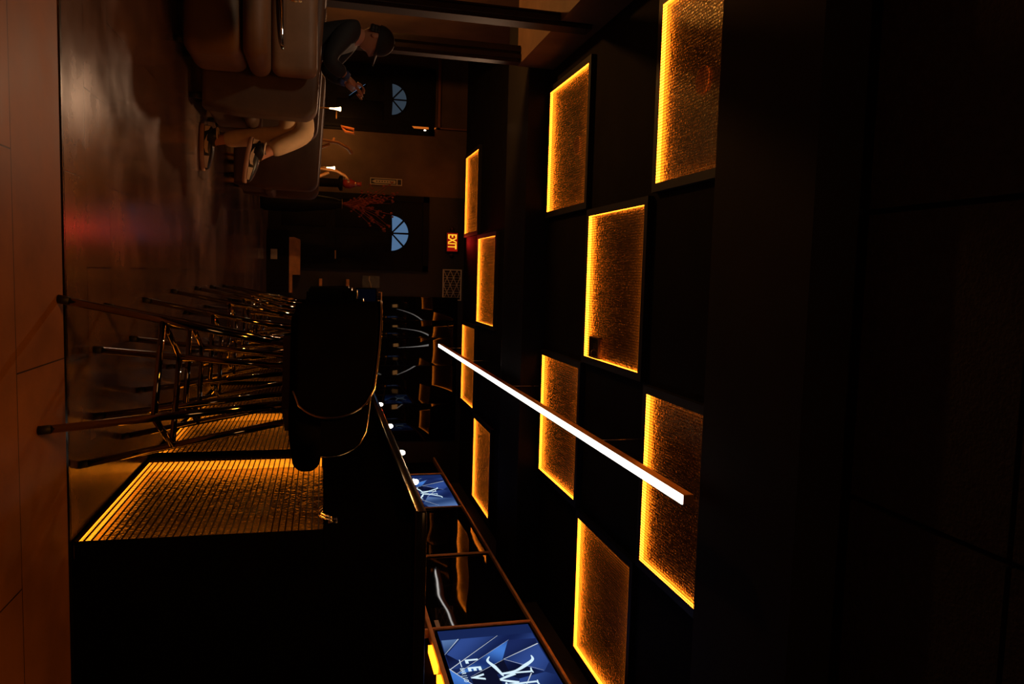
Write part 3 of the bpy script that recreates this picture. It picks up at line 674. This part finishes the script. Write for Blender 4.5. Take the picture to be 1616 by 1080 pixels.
f.box(x0, x1, YB-0.02, YB-0.001, z0, z0+e).box(x0, x1, YB-0.02, YB-0.001, z1-e, z1).box(x0, x0+e, YB-0.02, YB-0.001, z0+e, z1-e).box(x1-e, x1, YB-0.02, YB-0.001, z0+e, z1-e).box(x0+e, x1-e, YB-0.02, YB-0.001, z1-0.085, z1-0.07)
f.build('frame', M['pale'], t)
MB().box(x0+e, x1-e, YB-0.008, YB-0.001, z0+e, z1-e).build('board', M['frame'], t)
xm = (x0+x1)/2
MB().prism([(xm, z0+0.025), (xm+0.026, z0+0.075), (xm+0.026, z1-0.10), (xm-0.026, z1-0.10), (xm-0.026, z0+0.075)], 'y', YB-0.012, YB-0.0085).build('arrow', M['pale'], t)
d = MB()
for k in range(7): d.box(xm-0.007, xm+0.007, YB-0.014, YB-0.0125, z0+0.09+k*0.042, z0+0.115+k*0.042)
d.build('dash_marks', M['frame'], t)
t = tag(MB().tube([(0.827+0.05*math.cos(a), YB-0.036, 2.85+0.05*math.sin(a)) for a in [PI/2+0.5+k*(2*PI-1.0)/20 for k in range(21)]], 0.007, 6).build('ring_ornament', M['frame']), 'faint dark open ring high on the glossy black wall panels', 'ornament')
# service shelf right of the door
t = thing('service_cabinet', 'dark cabinet with a pale outlet plate below an amber wood top, right of the door', 'cabinet', (-0.08, 12.1, 0))
MB().box(-0.60, 0.33, 12.0, 12.31, 0, 0.32).build('body', M['doorwood'], t)
MB().prism([(-0.50, 0.322), (0.06, 0.322), (0.06, 0.48), (-0.47, 0.48), (-0.50, 0.40)], 'y', 12.02, 12.3).build('top_box', M['wood'], t)
MB().rbox(0.062, 0.33, 12.02, 12.3, 0.3205, 0.365, 0.004, 2).build('ledge', M['wood'], t)
MB().rbox(-0.315, -0.165, 11.988, 11.999, 0.06, 0.155, 0.003, 2).build('outlet_plate', M['pale'], t)
for z, lab in ((0.76, 'lower amber-edged wooden shelf between the door and the glossy panels'), (1.165, 'upper amber-edged wooden shelf between the door and the glossy panels')):
    tag(MB().rbox(0.11, 0.335, 12.10, YB-0.002, z, z+0.045, 0.004, 2).build('wall_shelf', M['wood']), lab, 'shelf', 'wooden shelves right of the door')
t = thing('glass_frame', 'small grey glass panel with a painted curved highlight right of the door', 'picture', (0.14, YB, 1.42))
MB().box(0.045, 0.235, YB-0.03, YB-0.006, 1.42, 1.69).build('pane', M['glassgrey'], t)
MB().tube([(0.05, YB-0.033, 1.53), (0.11, YB-0.034, 1.525), (0.17, YB-0.034, 1.55), (0.23, YB-0.033, 1.555)], 0.010, 6).build('painted_highlight', M['pale'], t)  # pale tube shaped as the highlight on the glass
t = thing('till_monitor', 'dim blue monitor standing behind the bar at its far end', 'monitor', (0.45, 12.3, 1.2))
MB().rbox(0.24, 0.68, 12.26, 12.30, 1.32, 1.64, 0.008, 2).build('casing', M['black'], t)
MB().box(0.255, 0.665, 12.256, 12.2595, 1.335, 1.625).build('screen', M['screenblue'], t)
MB().tube([(0.46, 12.28, 1.32), (0.46, 12.28, 0.0)], 0.025, 10).build('stand', M['black'], t)
MB().lathe([(0.12, 0), (0.12, 0.02), (0.03, 0.03)], (0.46, 12.22, 0.0), 20).build('base', M['black'], t)
t = thing('menu_rack', 'thin gold bracket rack beside the dim blue monitor', 'rack', (0.46, 12.2, 1.6))
MB().tube([(0.30, 12.2, 1.665), (0.30, 12.2, 1.71), (0.565, 12.2, 1.71), (0.565, 12.2, 1.66)], 0.010, 6).build('upper_bracket', M['bronze'], t)
MB().tube([(0.43, 12.2, 1.709), (0.43, 12.2, 1.65)], 0.009, 6).build('middle_rod', M['bronze'], t)
MB().tube([(0.46, 12.2, 1.53), (0.46, 12.2, 1.58), (0.56, 12.2, 1.58)], 0.008, 6).build('lower_bracket', M['bronze'], t)
MB().tube([(0.50, 12.2, 1.58), (0.50, 12.2, 1.70)], 0.006, 6).build('post', M['bronze'], t)

# ---------------------------------------------------------------- lounge seating
def tub_chair(label, cx, cy, m, w=0.95, d=1.02, h=0.80):
    """faces +x; origin at floor centre"""
    t = thing('lounge_armchair', label, 'armchair', (0, 0, 0), 'boxy leather lounge armchairs')
    x0, x1, y0, y1 = -d/2, d/2, -w/2, w/2
    MB().rbox(x0+0.05, x1-0.03, y0+0.19, y1-0.19, 0.08, 0.30, 0.03, 3).build('base', m, t, False)
    MB().rbox(x0+0.155, x1+0.02, y0+0.195, y1-0.195, 0.301, 0.385, 0.04, 5).build('seat_cushion', m, t, False)
    MB().rbox(x0, x0+0.15, y0+0.195, y1-0.195, 0.08, h+0.02, 0.06, 5).build('backrest', m, t, False)
    for s in (-1, 1):
        a = MB(); yy0, yy1 = (y0, y0+0.19) if s < 0 else (y1-0.19, y1)
        pr = [(x0, 0.08), (x1-0.03, 0.08), (x1, 0.30), (x1+0.005, h-0.16)]
        for k in range(7):
            an = k/6*PI/2; pr.append((x1-0.085+0.09*math.cos(an), h-0.125+0.09*math.sin(an)))
        for k in range(7):
            an = PI/2+k/6*PI/2; pr.append((x0+0.10+0.10*math.cos(an), h-0.08+0.10*math.sin(an)))
        g = bmesh.new(); vs = [g.verts.new((p, yy0, q)) for p, q in pr]; f = g.faces.new(vs)
        e = bmesh.ops.extrude_face_region(g, geom=[f]); bmesh.ops.translate(g, vec=(0, yy1-yy0, 0), verts=[v for v in e['geom'] if isinstance(v, bmesh.types.BMVert)])
        bmesh.ops.recalc_face_normals(g, faces=g.faces)
        ed = [q for q in g.edges if abs(q.verts[0].co.y-q.verts[1].co.y) < 1e-6]
        bmesh.ops.bevel(g, geom=ed, offset=0.035, segments=4, profile=0.5, affect='EDGES', clamp_overlap=True)
        g.verts.index_update(); a._add([v.co.copy() for v in g.verts], [[v.index for v in f.verts] for f in g.faces], 0, True); g.free()
        a.build('armrest', m, t, False)
    for sx in (-1, 1):
        for sy in (-1, 1): MB().lathe([(0.018, 0), (0.024, 0.085)], (sx*(d/2-0.10), sy*(w/2-0.08), 0), 12).build('leg', M['rubber'], t, False)
    t.location = (cx, cy, 0); return t
ac = tub_chair('dark brown leather armchair in which the person in the black cap sits', -1.475, 5.585, M['darkleather'])
ac2 = copy_tree(ac); ac2.location = (-1.20, 7.33, 0); ac2['label'] = 'brown leather armchair standing empty behind the seated person\'s knees'
# armless slipper chair nearest the camera
sl = thing('slipper_chair', 'low armless tan leather chair nearest the camera, facing the round black table', 'chair', (-1.63, 4.9, 0))
b = MB(); b.rbox(-2.10, -1.18, 4.60, 5.07, 0.05, 0.36, 0.07, 5); b.build('base', M['leather'], sl)
MB().rbox(-2.11, -1.165, 4.57, 5.06, 0.365, 0.495, 0.062, 6).build('seat_cushion', M['leather'], sl)
MB().rbox(-2.10, -1.175, 4.99, 5.05+0.02, 0.44, 0.80, 0.05, 6, Matrix.Translation((0, 5.0, 0.44)) @ Matrix.Rotation(math.radians(-9), 4, 'X') @ Matrix.Translation((0, -5.0, -0.44))).build('backrest', M['leather'], sl) if False else \
MB().rbox(-2.10, -1.175, 4.93, 5.055, 0.497, 0.765, 0.055, 6).build('backrest', M['leather'], sl)
for x in (-2.02, -1.26):
    for y in (4.68, 5.00): MB().lathe([(0.018, 0), (0.024, 0.055)], (x, y, 0), 12).build('leg', M['rubber'], sl)
# round black side table with a gold vessel
def round_table(label, x, y, top, r, group='round lounge side tables'):
    t = thing('side_table', label, 'table', (x, y, 0), group)
    MB().lathe([(0.0, 0.0), (r-0.02, 0.0), (r, 0.010), (r, 0.016), (r-0.006, 0.022), (0.0, 0.022)], (x, y, top-0.022), 56).build('table_top', M['tabletop'], t)
    MB().lathe([(0.10, 0.0), (0.055, -0.03), (0.030, -0.12), (0.026, -0.45+0.0)] if top > 0.5 else [(0.03, 0), (0.026, -0.3)], (x, y, top-0.022), 24).lathe([(0.026, 0.02), (0.026, top-0.40)], (x, y, 0), 24).build('pedestal', M['black'], t)
    MB().lathe([(0.19, 0.0), (0.19, 0.012), (0.06, 0.022), (0.026, 0.03)], (x, y, 0), 36).build('foot_plate', M['black'], t)
    return t
round_table('glossy round black table in front of the tan armless chair', -1.43, 3.98, 0.612, 0.355)
t = tag(MB().lathe([(0.035, 0.0), (0.060, 0.012), (0.074, 0.05), (0.070, 0.085), (0.062, 0.085), (0.062, 0.07), (0.05, 0.02), (0.0, 0.015)], (-1.352, 3.93, 0.612), 28).build('gold_vessel', M['gold']), 'hammered gold vessel on the round black table at the photo\'s top edge', 'vessel')
round_table('small round black table carrying the lit lamp behind the knees', -1.30, 6.44, 0.58, 0.20)
round_table('small round black table behind the empty brown armchair', -1.115, 8.62, 0.58, 0.20)
def flare_lamp(label, x, y, z, h):
    t = thing('table_lamp', label, 'lamp', (x, y, z), 'slim flared table lamps in the lounge')
    MB().lathe([(0.045, 0.0), (0.045, 0.008), (0.012, 0.016)], (x, y, z), 24).build('base', M['brass'], t)
    MB().lathe([(0.0055, 0.014), (0.0045, h-0.10), (0.006, h-0.06)], (x, y, z), 12).build('stem', M['brass'], t)
    MB().lathe([(0.005, h-0.085), (0.007, h-0.05), (0.012, h-0.018), (0.018, h), (0.014, h+0.005), (0.0, h+0.006)], (x, y, z), 24).build('lamp_shade', M['lamp_glow'], t)
    l = lamp('table_lamp_light', 'POINT', (x, y, z+h+0.05), 0.9, (1.0, 0.75, 0.45), 0.03)
    return t
flare_lamp('slim brass lamp with a bright flared head above the seated person\'s knee', -1.30, 6.44, 0.58, 0.355)
flare_lamp('slim brass lamp with a bright flared head between the wooden stick chairs', -1.115, 8.62, 0.58, 0.345)
# wall lamp by the dark posts
t = thing('wall_sconce', 'small bright wall lamp low on the brown wall behind the seated person', 'lamp', (-2.75, 7.66, 1.0))
MB().rbox(-2.749, -2.735, 7.60, 7.72, 0.95, 1.12, 0.004, 2).build('back_plate', M['brass'], t)
MB().tube([(-2.736, 7.66, 0.99), (-2.68, 7.66, 0.98), (-2.66, 7.66, 1.0)], 0.007, 8).build('arm', M['brass'], t)
MB().lathe([(0.012, 0.0), (0.028, 0.012), (0.034, 0.05), (0.024, 0.075), (0.0, 0.08)], (-2.66, 7.66, 1.0), 20).build('bulb', M['lamp_glow'], t)

def stick_chair(label, x, y, rz):
    t = thing('stick_chair', label, 'chair', (0, 0, 0), 'tall wooden stick chairs')
    for s in (-1, 1):
        MB().tube([(0.15, s*0.17, 0.0), (0.11, s*0.16, 0.4), (0.06, s*0.15, 0.70), (-0.02, s*0.15, 0.87)], 0.014, 8).build('front_leg', M['wood'], t, False)
        MB().tube([(-0.15, s*0.17, 0.0), (-0.10, s*0.16, 0.45), (-0.06, s*0.16, 0.72), (-0.04, s*0.16, 0.95), (0.01, s*0.16, 1.05), (0.06, s*0.15, 1.09)], 0.014, 8).build('back_post', M['wood'], t, False)
    MB().rbox(-0.15, 0.16, -0.19, 0.19, 0.60, 0.63, 0.01, 3).build('seat', M['wood'], t, False)
    MB().tube([(-0.05, -0.16, 0.90), (-0.075, 0, 0.91), (-0.05, 0.16, 0.90)], 0.013, 8).build('back_rail', M['wood'], t, False)
    t.location = (x, y, 0); t.rotation_euler.z = rz; return t
s1 = stick_chair('curved wooden stick chair on the lounge side of the farther flared lamp', -1.27, 8.15, 0.15)
s2 = copy_tree(s1); s2.location = (-1.10, 9.05, 0); s2['label'] = 'curved wooden stick chair between the farther flared lamp and the dark door'
t = thing('ornament_stand', 'orange open triangle ornament on a thin stand against the brown wall', 'ornament', (-1.50, 8.4, 0))
MB().lathe([(0.10, 0), (0.10, 0.012), (0.012, 0.03), (0.008, 0.4), (0.006, 0.98)], (-1.52, 8.4, 0), 16).build('stand', M['doorwood'], t)
MB().tube([(-1.52, 8.4, 0.985), (-1.47, 8.4, 1.03), (-1.455, 8.4, 1.12), (-1.50, 8.4, 1.115)], 0.014, 8, closed=True).build('triangle_loop', M['orange'], t)
t = thing('red_vase', 'dull red vase on a slim black pedestal beside the arrow plaque', 'vase', (-1.06, 9.55, 1.0))
MB().lathe([(0.03, 0.0), (0.055, 0.03), (0.06, 0.09), (0.03, 0.15), (0.022, 0.19), (0.03, 0.22)], (-1.06, 9.55, 1.035), 20).build('vase_body', M['red'], t)
MB().lathe([(0.032, 0.13), (0.033, 0.15), (0.031, 0.16)], (-1.06, 9.55, 1.035), 20).build('neck_band', M['brass'], t)
t = tag(MB().lathe([(0.12, 0), (0.12, 0.02), (0.06, 0.04), (0.05, 0.98), (0.09, 1.0), (0.09, 1.034)], (-1.06, 9.55, 0), 24).build('pedestal', M['doorwood']), 'slim black pedestal carrying the dull red vase', 'pedestal')
# dried flowers in a tall dark floor vase before the door
t = thing('dried_bouquet', 'rust-red dried branches in a tall dark floor vase before the blue fan light', 'plant', (-0.93, 10.9, 0))
MB().lathe([(0.10, 0.0), (0.13, 0.05), (0.14, 0.45), (0.08, 0.95), (0.055, 1.03), (0.062, 1.06)], (-0.93, 10.9, 0), 24).build('vase', M['doorwood'], t)
MB().tube([(-0.93+0.062*math.cos(k*PI/12), 10.9+0.062*math.sin(k*PI/12), 1.062) for k in range(24)], 0.005, 6, closed=True).build('vase_rim', M['brass'], t)
br = MB(); rng = random.Random(4)
for k in range(26):
    a = rng.uniform(-0.9, 1.0); l = rng.uniform(0.35, 0.78); p = [Vector((-0.93, 10.9, 1.0))]
    for q in range(1, 5):
        f = q/4; p.append(Vector((-0.93+a*0.36*f*f+rng.uniform(-0.02, 0.02), 10.9+rng.uniform(-0.12, 0.12)*f, 1.0+l*f)))
    br.tube(p, [0.005, 0.0045, 0.004, 0.003, 0.002], 5)
    for q in (2, 3, 4):
        for _ in range(2):
            c = p[q]+Vector((rng.uniform(-0.03, 0.03), rng.uniform(-0.03, 0.03), rng.uniform(-0.03, 0.03))); br.ell(c, 0.013, 0.013, 0.017, 6, 5)
br.build('branches', M['flower'], t)

# ---------------------------------------------------------------- seated person
def skin(mb, pts, edges, radii, root=0, sub=2):
    me = bpy.data.meshes.new('tmp'); me.from_pydata([tuple(p) for p in pts], edges, []); me.update()
    o = bpy.data.objects.new('tmp', me); COL.objects.link(o)
    md = o.modifiers.new('s', 'SKIN'); md.use_smooth_shade = True
    sv = me.skin_vertices[0].data
    for i, r in enumerate(radii):
        r = r if isinstance(r, tuple) else (r, r); sv[i].radius = r; sv[i].use_root = (i == root)
    s = o.modifiers.new('u', 'SUBSURF'); s.levels = sub; s.render_levels = sub
    dg = bpy.context.evaluated_depsgraph_get(); ev = o.evaluated_get(dg); m2 = ev.to_mesh()
    mb._add([v.co.copy() for v in m2.vertices], [list(p.vertices) for p in m2.polygons], 0, True)
    ev.to_mesh_clear(); bpy.data.objects.remove(o); bpy.data.meshes.remove(me)
person = thing('person', 'person in a black cap and khaki trousers sitting cross-legged, looking at a phone', 'person', (-1.45, 5.58, 0))
V_ = Vector
pel, sp1, chest, neck, headc = V_((-1.47, 5.585, 0.555)), V_((-1.55, 5.585, 0.70)), V_((-1.635, 5.585, 0.93)), V_((-1.635, 5.585, 1.03)), V_((-1.615, 5.585, 1.155))
J = dict(shR=V_((-1.625, 5.425, 0.965)), elR=V_((-1.40, 5.385, 0.825)), wrR=V_((-1.315, 5.47, 0.965)),
         shL=V_((-1.625, 5.745, 0.965)), elL=V_((-1.43, 5.79, 0.815)), wrL=V_((-1.325, 5.66, 0.955)),
         hipR=V_((-1.40, 5.50, 0.520)), knR=V_((-0.925, 5.55, 0.585)), anR=V_((-0.865, 5.60, 0.115)), toeR=V_((-0.835, 5.60, 0.060)),
         hipL=V_((-1.40, 5.68, 0.535)), knL=V_((-0.935, 5.53, 0.700)), anL=V_((-0.775, 5.46, 0.42)), toeL=V_((-0.735, 5.455, 0.37)))
body = MB()
pts = [pel, sp1, chest, neck, headc-V_((0.0, 0, 0.05)), J['shR'], J['elR'], J['wrR'], J['shL'], J['elL'], J['wrL'], J['hipR'], J['knR'], J['anR'], J['hipL'], J['knL'], J['anL'], J['toeR'], J['toeL']]
ed = [(0, 1), (1, 2), (2, 3), (3, 4), (2, 5), (5, 6), (6, 7), (2, 8), (8, 9), (9, 10), (0, 11), (11, 12), (12, 13), (0, 14), (14, 15), (15, 16), (13, 17), (16, 18)]
ra = [(0.12, 0.10), (0.11, 0.09), (0.12, 0.10), 0.050, 0.052, 0.050, 0.038, 0.024, 0.050, 0.038, 0.024, 0.078, 0.052, 0.036, 0.078, 0.052, 0.036, 0.028, 0.028]
skin(body, pts, ed, ra)
# head: an ellipsoid shaped into skull, brow, nose, lips and chin, facing +x
Rh = Matrix.Rotation(math.radians(12), 3, 'Y')
hv = []; hf = []; n, m = 40, 30
for i in range(m+1):
    th = PI*i/m
    for k in range(n):
        ph = 2*PI*k/n
        x, y, z = math.sin(th)*math.cos(ph), math.sin(th)*math.sin(ph), math.cos(th)
        p = V_((x*0.096, y*0.075, z*0.118))
        if p.z < 0: 
            q = -p.z/0.118; p.y *= 1-0.28*q; 
            if p.x < 0: p.x *= 1-0.35*q
            else: p.x += 0.012*q
        if x > 0.2:
            g = lambda cy, cz, sy, sz: math.exp(-((p.y-cy)/sy)**2-((p.z-cz)/sz)**2)
            p.x += 0.026*g(0, -0.022, 0.011, 0.016)+0.012*g(0, 0.008, 0.010, 0.022)+0.007*g(0, 0.034, 0.05, 0.010)
            p.x -= 0.011*g(0.031, 0.014, 0.014, 0.010)+0.011*g(-0.031, 0.014, 0.014, 0.010)
            p.x += 0.006*g(0, -0.055, 0.022, 0.006)+0.006*g(0, -0.068, 0.018, 0.006)-0.004*g(0, -0.061, 0.02, 0.0025)+0.010*g(0, -0.094, 0.020, 0.012)
        hv.append(Rh @ p + headc)
for i in range(m):
    for k in range(n): hf.append((i*n+k, (i+1)*n+k, (i+1)*n+(k+1) % n, i*n+(k+1) % n))
body._add(hv, hf, 0, True)
for s in (-1, 1):
    c = headc + Rh @ V_((-0.008, s*0.074, -0.008)); body.ell(c, 0.019, 0.008, 0.030, 14, 10, Rh)
    body.ell(headc + Rh @ V_((0.078, s*0.031, 0.013)), 0.010, 0.010, 0.010, 12, 8)
# hands: a palm and five separate fingers each, closed round the phone
ph_c = V_((-1.252, 5.56, 1.032))
def hand(wr, side):
    palm = V_((-1.285, 5.56+side*0.055, 1.000)); d = (palm-wr).normalized()
    skin(body, [wr, wr+(palm-wr)*0.55, palm+V_((0.012, -side*0.004, 0.022))], [(0, 1), (1, 2)], [(0.023, 0.020), (0.034, 0.018), (0.034, 0.017)])
    base = palm+V_((0.012, 0, 0.02))
    for k, (ln, off) in enumerate(((0.070, 0.030), (0.078, 0.010), (0.072, -0.010), (0.056, -0.028))):
        r0 = base+V_((off*0.75, side*0.004, off*0.66))
        k1 = r0+V_((ln*0.42*0.75, side*0.010, ln*0.18)); k2 = k1+V_((ln*0.22, -side*0.016, ln*0.10)); k3 = k2+V_((ln*0.05, -side*0.022, 0.004))
        skin(body, [r0, k1, k2, k3], [(0, 1), (1, 2), (2, 3)], [0.0095, 0.009, 0.008, 0.0068], sub=1)
    tb = palm+V_((-0.012, -side*0.012, 0.022)); skin(body, [tb, tb+V_((0.010, -side*0.012, 0.034)), tb+V_((0.034, -side*0.014, 0.050)), tb+V_((0.054, -side*0.012, 0.054))], [(0, 1), (1, 2), (2, 3)], [0.013, 0.0105, 0.009, 0.0075], sub=1)
hand(J['wrR'], -1); hand(J['wrL'], 1)
bo = body.build('body', M['skin'], person)
# hair below the cap
hr = MB()
for i in range(14):
    a0 = -1.15+2.3*i/13
    for q in range(3):
        c = headc + Rh @ V_((-0.092*math.cos(a0)*0.98-0.002, 0.076*math.sin(a0), 0.004-0.022*q)); hr.ell(c, 0.011, 0.011, 0.018, 8, 6, Rh)
hr.build('hair', M['hair'], person)
cp = MB(); cv = []; cf = []; n, m = 36, 12
for i in range(m+1):
    th = (PI*0.52)*i/m
    for k in range(n):
        ph = 2*PI*k/n; x, y, z = math.sin(th)*math.cos(ph), math.sin(th)*math.sin(ph), math.cos(th)
        cv.append(headc + Rh @ V_((x*0.106-0.004, y*0.086, 0.018+z*0.112)))
for i in range(m):
    for k in range(n): cf.append((i*n+k, (i+1)*n+k, (i+1)*n+(k+1) % n, i*n+(k+1) % n))
cp._add(cv, cf, 0, True); cp.ell(headc + Rh @ V_((-0.004, 0, 0.131)), 0.010, 0.010, 0.006, 10, 6)
cap = cp.build('cap', M['cap'], person)
bm_ = MB(); v = []; f = []
for i in range(9):
    a = -1.0+2.0*i/8
    for j in range(5):
        r = j/4; ext = 0.075*math.cos(a*0.9)*r
        v.append(headc + Rh @ V_((0.101*math.cos(a*0.85)+ext, 0.083*math.sin(a*1.05), 0.030-0.020*(a**2)*0.6-0.010*r)))
for i in range(8):
    for j in range(4): f.append((i*5+j, (i+1)*5+j, (i+1)*5+j+1, i*5+j+1))
nv = len(v); v2 = [q-V_((0, 0, 0.005)) for q in v]
bm_._add(v+v2, f+[tuple(nv+q for q in ff[::-1]) for ff in f]+[(i*5+4, (i+1)*5+4, nv+(i+1)*5+4, nv+i*5+4) for i in range(8)], 0, True)
bm_.build('brim', M['cap'], cap)
# jacket, shirt cuff, trousers
jk = MB()
skin(jk, [pel+V_((-0.02, 0, 0.02)), sp1, chest, neck+V_((0.002, 0, 0.030)), J['shR'], J['elR'], J['wrR']-(J['wrR']-J['elR'])*0.16, J['shL'], J['elL'], J['wrL']-(J['wrL']-J['elL'])*0.16],
     [(0, 1), (1, 2), (2, 3), (2, 4), (4, 5), (5, 6), (2, 7), (7, 8), (8, 9)], [(0.145, 0.13), (0.150, 0.125), (0.165, 0.135), 0.080, 0.082, 0.062, 0.046, 0.082, 0.062, 0.046])
jk.build('jacket', M['jacket'], person)
for a, b_ in (('elR', 'wrR'), ('elL', 'wrL')):
    d = J[b_]-J[a]; tag(MB().tube([J[a]+d*0.82, J[a]+d*0.97], [0.036, 0.030], 14).build('shirt_cuff', M['shirt'], person), 'blue striped cuff')
tr = MB()
skin(tr, [pel, J['hipR'], J['knR'], J['anR']+(J['knR']-J['anR'])*0.05, J['hipL'], J['knL'], J['anL']+(J['knL']-J['anL'])*0.10],
     [(0, 1), (1, 2), (2, 3), (0, 4), (4, 5), (5, 6)], [(0.138, 0.125), 0.098, 0.076, 0.058, 0.100, 0.078, 0.058])
tr.build('trousers', M['khaki'], person)
# trainers
def shoe(an, heading, pitch, roll=0.0):
    Rm = Matrix.Rotation(heading, 3, 'Z') @ Matrix.Rotation(pitch, 3, 'Y')
    L, Wd = 0.30, 0.054
    def T(p): return an + Rm @ V_(p)
    def outline(k, n=28):
        a = 2*PI*k/n; c, s = math.cos(a), math.sin(a)
        x = c*L/2; wv = Wd*(1.0+0.10*c-0.10*c*c) ; return x, s*wv*(1-0.18*max(0, -c))
    n = 28; z0 = -0.115
    up = MB()
    lv = [(0.0, 1.0, 0.0), (0.022, 0.99, 0.0), (0.045, 0.93, -0.002), (0.065, 0.80, -0.012)]
    V = []; F = []
    levels = [(0.028, 1.00), (0.050, 0.98), (0.068, 0.91), (0.080, 0.76), (0.086, 0.50)]
    for (h, s) in levels:
        for k in range(n):
            x, y = outline(k)
            hh = h*(1.0-0.30*max(0, x/(L/2))**2)
            V.append(T((x*(0.55+0.45*s)+0.055, y*s, z0+hh)))
    for i in range(len(levels)-1):
        for k in range(n): F.append((i*n+k, i*n+(k+1) % n, (i+1)*n+(k+1) % n, (i+1)*n+k))
    F.append(tuple((len(levels)-1)*n+k for k in range(n)))
    up._add(V, F, 0, True)
    up.tube([T((0.02, 0, z0+0.055)), T((-0.025, 0, z0+0.085)), T((-0.035, 0, z0+0.112))], [0.050, 0.049, 0.046], 18)
    u = up.build('shoe', M['shoeblack'], person)
    so = MB(); V = []; F = []
    for (h, s) in ((0.0, 0.97), (0.006, 1.04), (0.026, 1.05), (0.030, 1.0)):
        for k in range(n):
            x, y = outline(k); V.append(T((x*s+0.055, y*s, z0+h)))
    for i in range(3):
        for k in range(n): F.append((i*n+k, i*n+(k+1) % n, (i+1)*n+(k+1) % n, (i+1)*n+k))
    F.append(tuple(range(n))[::-1]); F.append(tuple(3*n+k for k in range(n)))
    so._add(V, F, 0, True); so.build('sole', M['sole'], u)
    # toe box, heel patch, collar and a curved side stripe in cream
    def side(x, h, s, lift=0.0035):
        c = max(-1, min(1, (x-0.055)/(L/2))); y = Wd*(1.0+0.10*c-0.10*c*c)*math.sqrt(max(0, 1-c*c*0.96))*(1-0.18*max(0, -c))
        wd = 1.0 if h < 0.045 else 1.0-0.09*(h-0.045)/0.023
        return T((x, s*(y*wd+lift), z0+h))
    for s in (-1, 1):
        def patch(ps, wt):
            P = [side(x, h, s) for x, h in ps]; Q = [side(x, h, s, -0.004) for x, h in ps]; k = len(P)
            wt._add(P+Q, [tuple(range(k)), tuple(range(k, 2*k))[::-1]]+[(i, (i+1) % k, k+(i+1) % k, k+i) for i in range(k)])
        sw = [(-0.060, 0.070), (-0.02, 0.064), (0.03, 0.056), (0.070, 0.053), (0.095, 0.058), (0.090, 0.040), (0.06, 0.032), (0.015, 0.034), (-0.025, 0.050)]
        ws_ = MB()
        for i in range(4):
            a_, b_, c_, d_ = sw[i], sw[i+1], (sw[8-i] if i else sw[8]), (sw[0] if i == 0 else sw[9-i])
            patch([d_ if i else sw[0], a_, b_, c_][1 if i == 0 else 0:], ws_)
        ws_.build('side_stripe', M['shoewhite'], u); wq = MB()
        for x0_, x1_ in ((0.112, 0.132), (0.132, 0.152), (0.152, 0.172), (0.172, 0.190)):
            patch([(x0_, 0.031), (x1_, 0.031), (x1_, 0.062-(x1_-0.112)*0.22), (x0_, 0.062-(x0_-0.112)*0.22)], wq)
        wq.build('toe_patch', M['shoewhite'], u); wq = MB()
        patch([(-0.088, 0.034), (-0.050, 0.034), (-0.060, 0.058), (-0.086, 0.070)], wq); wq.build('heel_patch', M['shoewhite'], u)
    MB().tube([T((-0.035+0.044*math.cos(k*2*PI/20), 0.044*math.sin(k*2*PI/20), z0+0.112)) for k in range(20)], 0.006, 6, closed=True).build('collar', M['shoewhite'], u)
    lc = MB()
    for k in range(4): lc.tube([T((0.045+k*0.018, -0.026, z0+0.078-k*0.004)), T((0.05+k*0.018, 0, z0+0.088-k*0.005)), T((0.045+k*0.018, 0.026, z0+0.078-k*0.004))], 0.003, 6)
    lc.build('laces', M['shoewhite'], u)
shoe(V_((-0.865, 5.605, 0.116)), 0.06, 0.0)
shoe(V_((-0.765, 5.455, 0.425)), -0.10, math.radians(8))
t = thing('phone', 'phone held up in both hands of the seated person', 'phone', tuple(ph_c))
Rp = Matrix.Translation(ph_c) @ Matrix.Rotation(math.radians(-38), 4, 'Y')
MB().rbox(-0.004, 0.004, -0.038, 0.038, -0.075, 0.075, 0.003, 3, Rp).build('body', M['black'], t)
sb = MB().box(-0.0052, -0.0043, -0.034, 0.034, -0.068, 0.068); bmesh.ops.transform(sb.b, matrix=Rp, verts=sb.b.verts); sb.build('screen', M['phone'], t)
